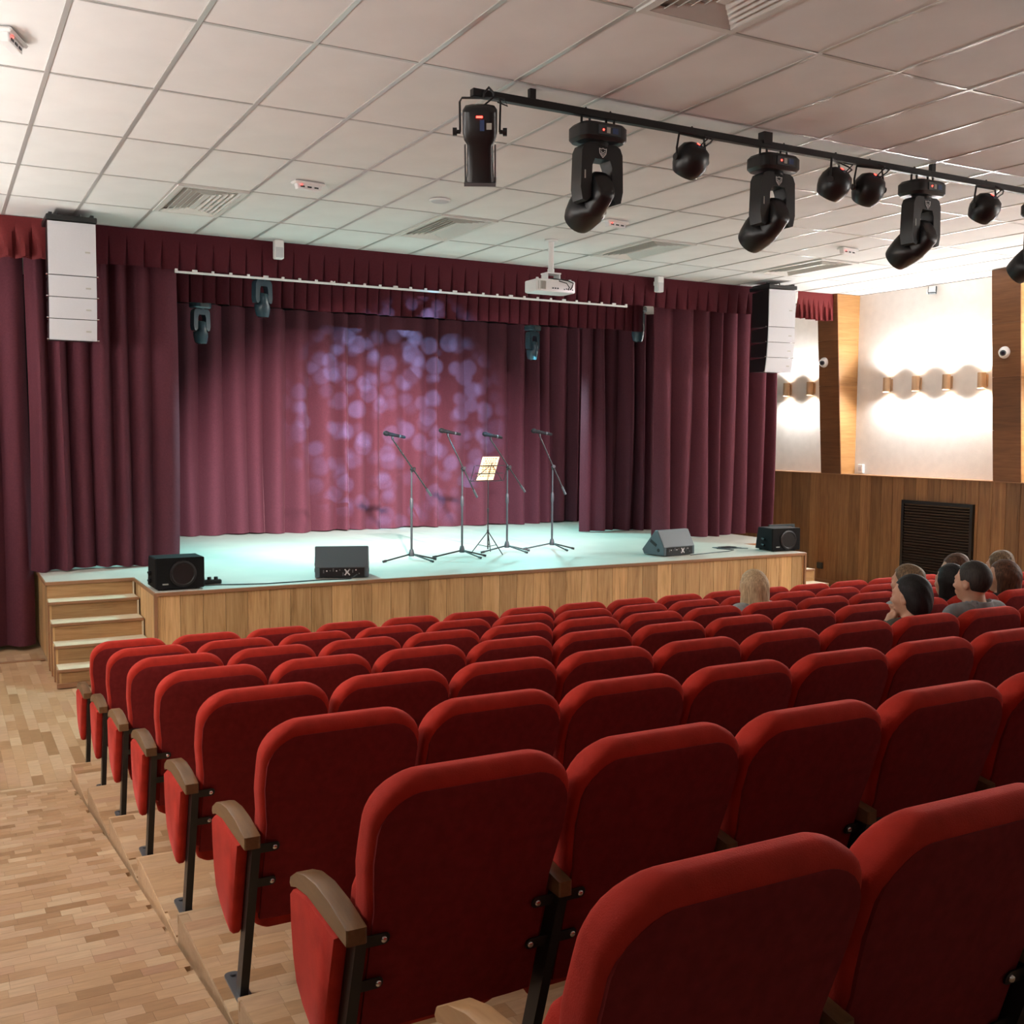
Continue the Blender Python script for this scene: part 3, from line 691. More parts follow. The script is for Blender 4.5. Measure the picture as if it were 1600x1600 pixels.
# microphone stands
def mic_stand(x, y, ang, lean, lab, h=1.0):
    t = thing('microphone_stand', lab, 'microphone stand', (x, y, STAGE), ang, 'microphone stands on the stage')
    for k in range(3):
        a = [math.pi+.12, -.35, -1.15][k]; Lg = [.36, .27, .30][k]
        lg = MB().tube([(0, 0, .075), (Lg*.5*math.cos(a), Lg*.5*math.sin(a), .045), (Lg*math.cos(a), Lg*math.sin(a), .014)], .009).build('leg', 'black_metal', t, 60)
        MB().tube([(Lg*.9*math.cos(a), Lg*.9*math.sin(a), .020), (Lg*1.03*math.cos(a), Lg*1.03*math.sin(a), .013)], .013).build('rubber_foot', 'black', lg, 60)
    MB().lathe([(.03, .05), (.034, .07), (.022, .12), (.014, .13)], n=12).build('base_hub', 'graphite', t, 30)
    MB().lathe([(.0125, .1), (.0125, .66)], n=10).build('lower_tube', 'stand', t, 30)
    MB().lathe([(.014, .58), (.018, .60), (.018, .68), (.012, .70)], n=12).build('clutch', 'graphite', t, 30)
    MB().lathe([(.0095, .68), (.0095, h)], n=10).build('upper_tube', 'stand', t, 30)
    dx, dz = lean
    B = Vector((0, -.03, h+.02)); d = Vector((-dx, 0, dz)).normalized()
    MB().lathe([(.02, -.02), (.024, 0), (.024, .02), (.015, .03)], (0, -.02, h+.01), 12, (math.pi/2, 0, 0)).build('boom_clamp', 'black', t, 30)
    MB().lathe([(.012, 0), (.02, .008), (.02, .02)], (0, -.05, h+.02), 10, (math.pi/2, 0, 0)).build('knob', 'black', t, 30)
    MB().tube([B-d*.36, B+d*.40], .0085).build('boom', 'black_metal', t, 60)
    MB().tube([B-d*.38, B-d*.28], .014).build('counterweight', 'stand', t, 60)
    tip = B+d*.40
    MB().tube([tip, tip+Vector((-.005, 0, .035))], .013).build('mic_clip', 'black', t, 60)
    return t, tip
def microphone(p, ang, lab):
    t = thing('microphone', lab, 'microphone', p, ang, 'wireless microphones on the stands')
    R = Matrix.Rotation(-math.pi/2+.18, 4, 'Y')
    MB().lathe([(.012, -.16), (.016, -.15), (.017, -.05), (.021, .03), (.022, .045)], (0, 0, 0), 14, R).build('handle', 'black_matt', t, 30)
    MB().lathe([(.022, .045), (.027, .055), (.028, .075), (.022, .095), (.010, .104)], (0, 0, 0), 14, R).build('grille_head', 'black_matt', t, 30)
    MB().lathe([(.0175, -.10), (.0175, -.085)], (0, 0, 0), 14, R).build('ring', 'stand', t, 30)
for k, (x, y, ang, lean, o_) in enumerate([(3.99, 6.44, .05, (.62, .82), 'first'), (4.66, 6.54, -.1, (.45, .88), 'second'), (5.38, 6.79, .0, (.60, .80), 'third'), (6.02, 6.81, -.3, (.42, .9), 'fourth')]):
    t, tip = mic_stand(x, y, ang, lean, 'tripod boom microphone stand on the stage, %s from left of four' % o_, 1.0)
    wp = Matrix.Rotation(ang, 3, 'Z') @ (tip+Vector((-.008, 0, .055)))+Vector((x, y, STAGE))
    microphone(wp, ang, 'black handheld microphone clipped on the %s stand from left' % o_)

# music stand with a sheet
t = thing('music_stand', 'thin black folding music stand between the second and third microphone stands', 'music stand', (5.05, 6.65, STAGE), .15)
for a in (2.9, 5.0, .8): MB().tube([(0, 0, .27), (.22*math.cos(a), .22*math.sin(a), .008)], .006).tube([(0, 0, .09), (.13*math.cos(a), .13*math.sin(a), .12)], .004).build('leg', 'black_metal', t, 60)
MB().lathe([(.008, .06), (.008, .52), (.006, .52), (.006, .86)], n=8).build('pole', 'black_metal', t, 30)
MB().lathe([(.013, .255), (.013, .29)], n=8).lathe([(.012, .50), (.012, .54)], n=8).build('collar', 'black', t)
Rm = Matrix.Rotation(.42, 4, 'X') @ Matrix.Rotation(.0, 4, 'Z')
dk = MB(); B = Vector((0, .02, .86))
def D(u, v): return B+(Rm.to_3x3() @ Vector((u, 0, v)))
for u0, v0, u1, v1 in ((-.24, .0, .24, .0), (-.2, .10, .2, .10), (-.22, .20, .22, .20), (-.22, 0, -.02, .20), (.22, 0, .02, .20), (0, 0, 0, .24), (-.24, 0, -.24, .2), (.24, 0, .24, .2)):
    dk.tube([D(u0, v0), D(u1, v1)], .004, 6)
for s in (-1, 1): dk.tube([D(s*.22, 0), D(s*.22, 0)+Vector((0, .05, .01))], .004, 6)
dk.build('desk', 'black_metal', t)
sh = thing('sheet_music', 'yellowish printed sheet resting on the music stand', 'paper', D(-.03, .012)+Vector((5.05, 6.65+.012, STAGE)), .15)
Rp = Rm.to_3x3()
def shp(u, v, y_=0): return Rp @ Vector((u, y_, v))
MB().add([shp(-.12, 0), shp(.12, 0), shp(.12, .3), shp(-.12, .3), shp(-.12, 0, .002), shp(.12, 0, .002), shp(.12, .3, .002), shp(-.12, .3, .002)], [(0, 1, 2, 3), (7, 6, 5, 4), (0, 4, 5, 1), (1, 5, 6, 2), (2, 6, 7, 3), (3, 7, 4, 0)]).build('page', 'paper', sh)
pt = MB(); rr = random.Random(4)
for r_ in range(9):
    u = -.09+rr.random()*.02
    while u < .085 and r_ != 7:
        l_ = rr.uniform(.012, .035)
        pt.add([shp(u, .27-r_*.028, -.001), shp(min(u+l_, .1), .27-r_*.028, -.001), shp(min(u+l_, .1), .282-r_*.028, -.001), shp(u, .282-r_*.028, -.001)], [(0, 1, 2, 3)]); u += l_+.012
pt.build('print', 'ink', sh)

# ------------------------------------------------------------------ front light bar
BX0, BX1, BARY, BARZ = 2.16, 8.2, 1.28, 4.165
t = thing('lighting_bar', 'long black square lighting bar hung close under the ceiling', 'lighting bar', ((BX0+BX1)/2, BARY, BARZ))
MB().box((0, 0, 0), (BX1-BX0, .045, .045), bev=.003).build('bar', 'black_metal', t)
for x, s in ((2.56, .04), (4.38, .075), (6.02, .04), (7.8, .04)):
    MB().box((x-(BX0+BX1)/2, 0, (CEIL-BARZ)/2+.01), (s, s*.8, CEIL-BARZ+.02)).build('hanger_post', 'black_metal', t)
HZ = BARZ-.022
def clamp(par, xs_, z1=-.05):
    for x in xs_: MB().tube([(x-.03, 0, z1), (x-.028, 0, .02), (x, 0, .052), (x+.028, 0, .02), (x+.03, 0, z1)], .008, 6).build('clamp', 'black_metal', par, 60)
def rrect(w, h, r, n=4):
    out = []
    for cx, cy, a0 in ((w/2-r, h/2-r, 0), (-w/2+r, h/2-r, 90), (-w/2+r, -h/2+r, 180), (w/2-r, -h/2+r, 270)):
        for k in range(n+1):
            a = math.radians(a0+90*k/n); out.append((cx+r*math.cos(a), cy+r*math.sin(a)))
    return out
def moving_head(loc, lab, group, aim=(0, .86, -.50), s=1.0, body='black', emblem=True, rz=0):
    t = thing('moving_head_light', lab, 'stage light', loc, rz, group)
    clamp(t, (-.09*s, .09*s), -.06*s)
    MB().prism(rrect(.34*s, .23*s, .07*s), .105*s, lambda u, v, k: (u, v, -.155*s+k), .02*s).build('base', body, t, 30)
    b = MB().box((.01*s, -.118*s, -.10*s), (.16*s, .006, .055*s)).build('control_panel', 'graphite', t)
    if emblem:
        MB().lathe([(.007*s, 0), (.004*s, .005)], (-.035*s, -.12*s, -.10*s), 10, (math.pi/2, 0, 0)).build('indicator_light', 'led_red', b)
        MB().box((.0*s, -.122*s, -.10*s), (.024*s, .003, .034*s)).build('sticker', 'label_grey', b)
        MB().box((.05*s, -.122*s, -.10*s), (.04*s, .003, .034*s)).build('sticker', 'label_blue', b)
    MB().lathe([(.07*s, -.15*s), (.07*s, -.18*s)], n=16).build('pivot', body, t, 30)
    # yoke: bridge with two arms, rounded outline, open window
    ou = [(-.148, -.22), (-.13, -.18), (-.10, -.165), (.10, -.165), (.13, -.18), (.148, -.22), (.155, -.44), (.14, -.51), (.11, -.52), (.078, -.49), (.072, -.30), (.055, -.258), (-.055, -.258), (-.072, -.30), (-.078, -.49), (-.11, -.52), (-.14, -.51), (-.155, -.44)]
    yk = MB().prism([(u*s, v*s) for u, v in ou], .115*s, lambda u, v, k: (u, k-.0575*s, v), 0).build('yoke', body, t, 30)
    if emblem:
        sh_ = [(-.026, .018), (-.013, .014), (0, .02), (.013, .014), (.026, .018), (.022, -.012), (0, -.036), (-.022, -.012)]
        e = MB()
        pts = [Vector((u*s, -.061*s, -.213*s+v*s)) for u, v in sh_]
        for a in range(8): e.tube([pts[a], pts[(a+1) % 8]], .0022*s, 5)
        for dz in (0, -.013): e.tube([Vector((-.015*s, -.061*s, (-.208+dz)*s)), Vector((0, -.061*s, (-.224+dz)*s)), Vector((.015*s, -.061*s, (-.208+dz)*s))], .0022*s, 5)
        e.build('emblem', 'white', yk)
        MB().box((-.125*s, -.0585*s, -.36*s), (.008*s, .002, .05*s)).build('marking', 'label_grey', yk)
    ax = Vector(aim).normalized(); sx_ = Vector((1, 0, 0)); sy_ = ax.cross(sx_).normalized()
    P = Vector((0, 0, -.455*s)); lp = []
    for d, wx, wy, rr in ((-.105, .045, .05, .9), (-.10, .062, .085, .5), (-.08, .070, .105, .45), (-.02, .070, .118, .45), (.06, .072, .125, .5), (.085, .11, .12, .6), (.15, .118, .115, .8), (.225, .108, .105, 1), (.26, .095, .095, 1), (.265, .075, .075, 1)):
        l = []
        for k in range(24):
            a = 2*math.pi*k/24; c, sn = math.cos(a), math.sin(a); e = rr*1.0+.0
            pw_ = .45+.55*e
            l.append(P+ax*d*s+sx_*(wx*s*math.copysign(abs(c)**pw_, c))+sy_*(wy*s*math.copysign(abs(sn)**pw_, sn)))
        lp.append(l)
    hd = MB().loft(lp).build('head', body, t, 50)
    R = ax.to_track_quat('Z', 'Y').to_matrix()
    MB().lathe([(.075*s, 0), (.072*s, .012*s), (.04*s, .02*s), (.001, .022*s)], P+ax*.258*s, 20, R.to_4x4()).build('lens', 'glass_dark', hd, 30)
    return t
GM = 'black moving head lights on the front lighting bar'
for x, o_ in ((3.03, 'first'), (4.455, 'second'), (5.915, 'third'), (7.33, 'fourth')):
    moving_head((x, BARY, HZ), 'black moving head light with window yoke, %s from left on the lighting bar' % o_, GM, rz=[.0, .0, .03, .05][['first', 'second', 'third', 'fourth'].index(o_)])
def par_light(x, lab, rz=0, tilt=(.0, .62, -.78)):
    t = thing('par_light', lab, 'stage light', (x, BARY, HZ), rz, 'round black par lights on the lighting bar')
    MB().tube([(-.125, 0, -.155), (-.128, 0, -.10), (-.11, 0, -.006), (0, 0, -.004), (.11, 0, -.006), (.128, 0, -.10), (.125, 0, -.155)], .008, 6).build('yoke', 'black_metal', t, 60)
    clamp(t, (0,), -.01)
    ax = Vector(tilt).normalized(); R = ax.to_track_quat('Z', 'X').to_matrix().to_4x4()
    c = MB().lathe([(.001, -.10), (.055, -.097), (.092, -.075), (.112, -.03), (.116, .02), (.105, .06), (.086, .10), (.08, .105)], (0, 0, -.155), 26, R).build('housing', 'black', t, 40)
    MB().lathe([(.082, .1), (.05, .107), (.001, .108)], (0, 0, -.155), 22, R).build('lens', 'glass_dark', c, 40)
    p = MB().box(Vector((0, 0, -.155))+R.to_3x3() @ Vector((0, 0, -.099)), (.07, .05, .006), R).build('control_panel', 'graphite', c)
    MB().box(Vector((0, 0, -.155))+R.to_3x3() @ Vector((.012, .012, -.103)), (.022, .010, .004), R).build('indicator_light', 'led_red', c)
    MB().box(Vector((0, 0, -.155))+R.to_3x3() @ Vector((-.018, -.008, -.103)), (.022, .02, .004), R).build('sticker', 'label_blue', c)
    for s in (-1, 1): MB().lathe([(.012, 0), (.022, .006), (.022, .018)], (s*.124, 0, -.155), 10, (0, s*math.pi/2, 0)).build('knob', 'black', t, 30)
    MB().tube([(.02, -.07, -.10), (.07, -.10, -.06), (.13, -.06, -.02), (.10, 0, .01), (.04, 0, .03)], .006, 6).tube([(-.0, -.07, -.09), (.05, -.11, -.03), (.10, -.04, .0), (.06, 0, .03)], .005, 6).build('cable', 'black', t, 60)
par_light(3.755, 'round black par light between the first and second moving heads', .1)
par_light(5.03, 'round black par light turned sideways, left of a close pair', .55, (.25, .55, -.8))
par_light(5.365, 'round black par light with red display, right of a close pair', -.15)
par_light(6.63, 'round black par light with red display, rightmost on the lighting bar', .0)

t = thing('profile_spotlight', 'long black profile spotlight in a yoke at the left end of the lighting bar', 'stage light', (2.205, BARY-.02, HZ), -.5)
MB().tube([(-.115, 0, -.20), (-.118, 0, -.03), (-.105, 0, -.008), (.105, 0, -.008), (.118, 0, -.03), (.115, 0, -.20)], .0065, 6).build('yoke', 'black_metal', t, 60)
clamp(t, (.05,), -.01)
ax = Vector((0, .40, -.92)).normalized(); sx_ = Vector((1, 0, 0)); sy_ = ax.cross(sx_).normalized(); P = Vector((0, -.045, -.06)); lp = []
for d, wx, wy, pw_ in ((0, .055, .04, .6), (.008, .085, .065, .5), (.03, .10, .085, .45), (.15, .10, .09, .45), (.19, .092, .085, .5), (.215, .075, .075, .5), (.36, .078, .078, .45), (.42, .082, .082, .4), (.43, .07, .07, .4)):
    lp.append([P+ax*d+sx_*(wx*math.copysign(abs(math.cos(2*math.pi*k/28))**pw_, math.cos(2*math.pi*k/28)))+sy_*(wy*math.copysign(abs(math.sin(2*math.pi*k/28))**pw_, math.sin(2*math.pi*k/28))) for k in range(28)])
hd = MB().loft(lp).build('body', 'black', t, 40)
R = ax.to_track_quat('Z', 'Y').to_matrix().to_4x4()
MB().box(P+ax*.43, (.185, .185, .02), R).build('gel_frame', 'grey_metal', t)
for s in (-1, 1):
    MB().lathe([(.012, 0), (.012, .02), (.024, .022), (.024, .045)], (s*.112, 0, -.2), 12, (0, s*math.pi/2, 0)).build('knob', 'black', t, 30)
    MB().box(P+ax*.33+sx_*s*.088, (.008, .05, .22), R).build('side_rail', 'grey_metal', t)
q = P-sy_*.0+ax*.07
face = -1 if sy_.y > 0 else 1
MB().box(P+ax*.055+sy_*face*.088, (.036, .012, .010), R).build('indicator_light', 'led_red', hd)
MB().box(P+ax*.10+sy_*face*.0905+sx_*.015, (.026, .006, .06), R).build('sticker', 'label_blue', hd)
MB().box(P+ax*.105+sy_*face*.0905+sx_*.055, (.03, .006, .035), R).build('sticker', 'label_grey', hd)
MB().tube([(.02, -.03, -.06), (.08, -.02, -.01), (.14, .0, -.012), (.16, .01, -.05), (.10, 0, -.03)], .005, 6).build('cable', 'black', t, 60)

GS = 'dark moving head lights over the stage'
M['teal'] = mat('teal_black', (.03, .06, .08), .25)
for x, y, z, lab in ((2.17, 8.5, 3.76, 'small dark moving head over the stage at far left, below the second valance'), (2.62, 7.45, 4.0, 'dark moving head at the left end of the white rail'), (6.965, 9.0, 3.79, 'small dark moving head hanging before the right part of the backdrop'), (8.03, 7.9, 4.02, 'dark moving head beside the top of the right leg curtain')):
    t = moving_head((x, y, z), lab, GS, aim=(.1, .12, -.98), s=.72, body='teal', emblem=False, rz=.35)
    MB().tube([(0, 0, .0), (0, 0, CEIL+.02-z)], .014).build('drop_pipe', 'black_metal', t)

# ------------------------------------------------------------------ fittings on the right wall
def cctv(y, z, lab):
    x = XR-(.455-(CEIL-z)/(CEIL-WH)*.175)
    t = thing('security_camera', lab, 'security camera', (x, y, z), 0, 'dome security cameras on the columns')
    R = Matrix.Rotation(-math.pi/2, 4, 'Y')
    MB().lathe([(.072, 0), (.075, .01), (.07, .03), (.055, .045)], (0, 0, 0), 22, R).build('base', 'white', t, 40)
    prof = [(.056*math.cos(a), .035+.056*math.sin(a)) for a in [math.pi/2*k/7 for k in range(8)]]; prof[-1] = (.002, prof[-1][1])
    MB().lathe(prof, (0, 0, 0), 22, R).build('dome', 'white', t, 60)
    R2 = Vector((-.72, -.62, -.22)).to_track_quat('Z', 'Y').to_matrix().to_4x4()
    c = Vector((-.045, 0, 0))
    MB().lathe([(.034, .036), (.036, .05), (.028, .056)], c, 18, R2).build('eyeball_ring', 'graphite', t, 40)
    MB().lathe([(.027, .05), (.02, .058), (.001, .061)], c, 18, R2).build('lens', 'glass_dark', t, 40)
cctv(7.17, 3.28, 'white dome security camera on the far oak column by the stage')
cctv(4.19, 3.235, 'white dome security camera on the near oak column at the right edge')
t = thing('emergency_floodlight', 'small white square floodlight high on the white wall panel near the ceiling', 'wall light', (XR-.001, 5.59, 4.165))
MB().box((-.03, .06, 0), (.06, .06, .06), bev=.006).box((-.05, 0, 0), (.02, .12, .02)).build('bracket', 'white', t)
Rf = (0, .5, .6)
MB().box((-.09, -.04, -.005), (.05, .11, .11), rot=Rf, bev=.008).build('housing', 'graphite', t)
MB().box((-.117, -.057, .009), (.012, .085, .085), rot=Rf).build('diffuser', 'white', t)
t = thing('wall_socket', 'small white socket box at the lower left corner of the white panel', 'socket', (XR-.001, 6.76, 1.735))
MB().box((-.02, 0, 0), (.04, .1, .13), bev=.006).build('box', 'white', t); MB().box((-.042, 0, 0), (.004, .06, .06)).build('plate', 'offwhite', t)
t = thing('wall_socket', 'dark floor-level socket on the wood wainscot beside the stage steps', 'socket', (WR-.001, 7.25, .28))
MB().box((-.012, 0, 0), (.024, .11, .09), bev=.004).build('box', 'graphite', t)
t = thing('louvre_panel', 'black louvred panel set in the right wood wainscot', 'vent', (WR-.001, 5.175, .80))
H_, W2 = 1.1, 1.13
fr = MB()
for s in (-1, 1): fr.box((-.02, s*(W2/2-.02), 0), (.05, .04, H_)); fr.box((-.02, 0, s*(H_/2-.02)), (.05, W2-.08, .04))
fr.build('frame', 'black', t); MB().box((-.004, 0, 0), (.006, W2-.06, H_-.06)).build('back', 'void', t)
M['louvre'] = mat('louvre_brown', (.018, .012, .011), .35)
lm = MB().box((0, 0, 0), (.006, W2-.08, .042), rot=(0, -.55, 0)).mesh('slat', 'louvre')
for k in range(27): place('slat', lm, t, (-.026, 0, -H_/2+.06+k*.0377))

# ------------------------------------------------------------------ theatre chairs
HWID = .236
def yr(z):      # rear face of the backrest
    pts = [(.20, .105), (.29, .082), (.42, .045), (.575, .0), (.70, -.036), (.76, -.056), (.88, -.092), (.98, -.118)]
    for (z0, y0), (z1, y1) in zip(pts, pts[1:]):
        if z <= z1: return y0+(y1-y0)*(z-z0)/(z1-z0)
    return pts[-1][1]
ZT = .922
def hw(z, rt=.115, top=ZT, base=.0):
    w_ = HWID+(.250-HWID)*min(1, max(0, (z-.60)/.11)) - base
    if z > top-rt:
        q = min(1, (z-(top-rt))/rt); w_ = w_-rt+rt*math.sqrt(max(0, 1-q*q))
    return w_
def section(w_, y0, y1, rr, z):
    out = []
    n = 5
    rr = min(rr, (y1-y0)*.49, w_*.9)
    for cx, cy, a0 in ((w_-rr, y1-rr, 0), (-w_+rr, y1-rr, 90), (-w_+rr, y0+rr, 180), (w_-rr, y0+rr, 270)):
        for k in range(n+1):
            a = math.radians(a0+90*k/n); out.append((cx+rr*math.cos(a), cy+rr*math.sin(a), z))
    for k in (0,): pass
    return out
def backrest_mesh():
    zs = [.285, .30, .36, .44, .52, .58, .62, .66, .70, .74, .79, .83]+[ZT-.115+.115*math.sin(math.radians(a)) for a in (6, 16, 26, 37, 48, 58, 68, 77, 84, 88.5)]
    zs = sorted(q for q in zs if q > ZT-.115 or q < ZT-.12)
    loops = []
    for z in zs:
        q = max(0, (z-(ZT-.06))/.06); qb = max(0, (.30-z)/.02)
        f = .045*(1-math.sqrt(max(0, 1-q*q)))
        th = .095+.012*math.sin(min(1, max(0, (z-.3)/.6))*math.pi)
        loops.append(section(hw(z)-.012*qb, yr(z)+f, yr(z)+th-f*.7, .034, z))
    return MB().loft(loops).mesh('backrest', 'velvet', 70)
def back_panel_mesh():
    top = ZT-.040; rows = []
    zs = [.272, .34, .44, .54, .60, .66, .72, .78, .82]+[top-.10+.10*math.sin(math.radians(a)) for a in (5, 20, 35, 50, 63, 74, 83, 89)]
    zs = [q for q in zs[:9] if q < top-.105]+zs[9:]
    for z in zs:
        w_ = hw(z, .10, top, .013); row = []
        for k in range(15):
            u = -1+2*k/14; e = .005*(1-u**6)*(1-max(0, (z-(top-.03))/.03)**2*.9)
            row.append((u*w_, yr(z)-.001-e+max(0, (z-(ZT-.06))/.06)**2*.012, z))
        rows.append(row)
    g_ = MB(); g_.grid(rows)
    n = 15; m_ = len(rows)          # rim back to the cushion
    edge = [(a, 0) for a in range(m_)]+[(m_-1, b) for b in range(1, n)]+[(a, n-1) for a in range(m_-2, -1, -1)]+[(0, b) for b in range(n-2, 0, -1)]
    o = len(g_.v)
    for a, b in edge: p = rows[a][b]; g_.v.append((p[0], p[1]+.02, p[2]))
    for i in range(len(edge)):
        a, b = edge[i]; c, d = edge[(i+1) % len(edge)]
        g_.f.append((a*n+b, c*n+d, o+(i+1) % len(edge), o+i))
    return g_.mesh('back_panel', 'panel_red_shaded', 50)
ME = {'backrest': backrest_mesh(), 'back_panel': back_panel_mesh()}
def cushion(name, c, d, rot):
    x, y, z = d; lp = []
    for t_, k in ((-.5, .86), (-.47, .95), (-.38, 1), (.38, 1), (.47, .95), (.5, .86)):
        lp.append([Vector(c)+Euler(rot).to_matrix() @ Vector((u*k, v*k, t_*z)) for u, v in rrect(x, y, .03, 4)])
    return MB().loft(lp).mesh(name, 'velvet', 60)
ME['seat'] = cushion('seat', (0, .186, .415), (.43, .085, .46), (.26, 0, 0))
ME['seat_down'] = cushion('seat', (0, .33, .19), (.43, .40, .10), (.06, 0, 0))
def slant(x0, x1, y_off, d, z0, z1, name, m):     # flat bar following the lean of the back
    P = []
    for z, yy in ((z1, 0.0), (z0, .17*(z1-z0)/.545)):
        P += [(x0, yy+y_off, z), (x1, yy+y_off, z), (x1, yy+y_off+d, z), (x0, yy+y_off+d, z)]
    return MB().add(P, [(0, 1, 2, 3), (7, 6, 5, 4), (0, 4, 5, 1), (1, 5, 6, 2), (2, 6, 7, 3), (3, 7, 4, 0)]).mesh(name, m)
ME['post'] = slant(-.013, .013, -.022, .05, .0, .548, 'post', 'black_metal')
arm_o = [(-.03, .543), (.10, .545), (.25, .548), (.34, .535), (.383, .520), (.392, .528), (.385, .545), (.34, .572), (.27, .594), (.18, .604), (.08, .598), (-.03, .580)]
def arm_mesh(x0, x1, m='arm'): return MB().prism(arm_o, x1-x0, lambda u, v, k: (x0+k, u, v), .004).mesh('armrest', m, 35)
ME['armrest'] = arm_mesh(-.018, .018); ME['armrest_end'] = arm_mesh(-.038, .010); ME['armrest_light'] = arm_mesh(-.038, .010, 'arm_light')
pan = [(.028, .541), (.10, .543), (.25, .546), (.335, .534), (.372, .515), (.368, .44), (.352, .36), (.325, .30), (.27, .262), (.20, .235), (.135, .222), (.118, .235), (.10, .30)]
def pan_mesh(x0, x1, i): return MB().prism(pan, x1-x0, lambda u, v, k: (x0+k, u, v), i).mesh('side_panel', 'velvet', 50)
ME['side_panel'] = pan_mesh(-.0125, .0125, .004); ME['side_panel_end'] = pan_mesh(-.044, -.008, .010)
ME['foot'] = MB().prism(rrect(.05, .21, .022, 4), .008, lambda u, v, k: (u, v+.215, k), .001).lathe([(.009, .008), (.009, .014)], (0, .29, 0), 10).mesh('foot', 'grey_metal', 30)
def tab(x0, x1, z): return MB().prism(rrect(x1-x0, .030, .012, 3), .004, lambda u, v, k: (u+(x0+x1)/2, yr(z+v)-.012+k, z+v)).mesh('bracket', 'black_metal', 30)
ME['bracket'] = [tab(.002, .075, .528), tab(.002, .072, .410)]; ME['bracket_far'] = [tab(.440, .513, .528), tab(.443, .513, .410)]
def screw_mesh(z): return MB().lathe([(.0085, 0), (.0085, .003), (.005, .006), (.001, .0066)], (0, yr(z)-.0125, z), 10, (math.pi/2, 0, 0)).mesh('screw', 'chrome', 50)
ME['screw'] = [screw_mesh(.528), screw_mesh(.410)]
OCC = {}      # (row, seat) -> short note about who sits there
GRP = 'red theatre chairs in rows facing the stage'
def chair(k, c):
    y, z = row_y(k), row_z(k)
    rown = 'front row' if k == 1 else 'last visible row' if k == NROW else ORD[k-1]+' row from the stage'
    if c == 1: lab = 'red plush theatre chair at the left aisle end of the '+rown
    elif c == NSEAT: lab = 'red plush theatre chair at the far right end of the '+rown
    else: lab = 'red plush theatre chair, %s from the left aisle, %s' % (ORD[c-1], rown)
    t = thing('theatre_chair', lab, 'chair', (row_x(k)+PITCH_S*(c-1), y, z), 0, GRP); t.scale = (SCL,)*3
    ax = .2575
    near = k >= 5; end = c == 1
    place('backrest', ME['backrest'], t, (ax, 0, 0)); place('back_panel', ME['back_panel'], t, (ax, 0, 0))
    place('seat', ME['seat_down' if (k, c) in OCC else 'seat'], t, (ax, 0, 0))
    place('post', ME['post'], t)
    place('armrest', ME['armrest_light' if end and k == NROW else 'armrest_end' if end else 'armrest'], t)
    if near or end: place('side_panel', ME['side_panel_end' if end else 'side_panel'], t)
    if near or end:
        place('foot', ME['foot'], t)
        for n_ in (0, 1):
            for key, sx in (('bracket', .060), ('bracket_far', .455)):
                if key == 'bracket_far' and not near: continue
                b = place('bracket', ME[key][n_], t)
                if k >= 3: place('screw', ME['screw'][n_], b, (sx, 0, 0))
    if c == NSEAT:
        place('post', ME['post'], t, (.515, 0, 0)); place('armrest', ME['armrest'], t, (.515, 0, 0)); place('side_panel', ME['side_panel'], t, (.515, 0, 0))

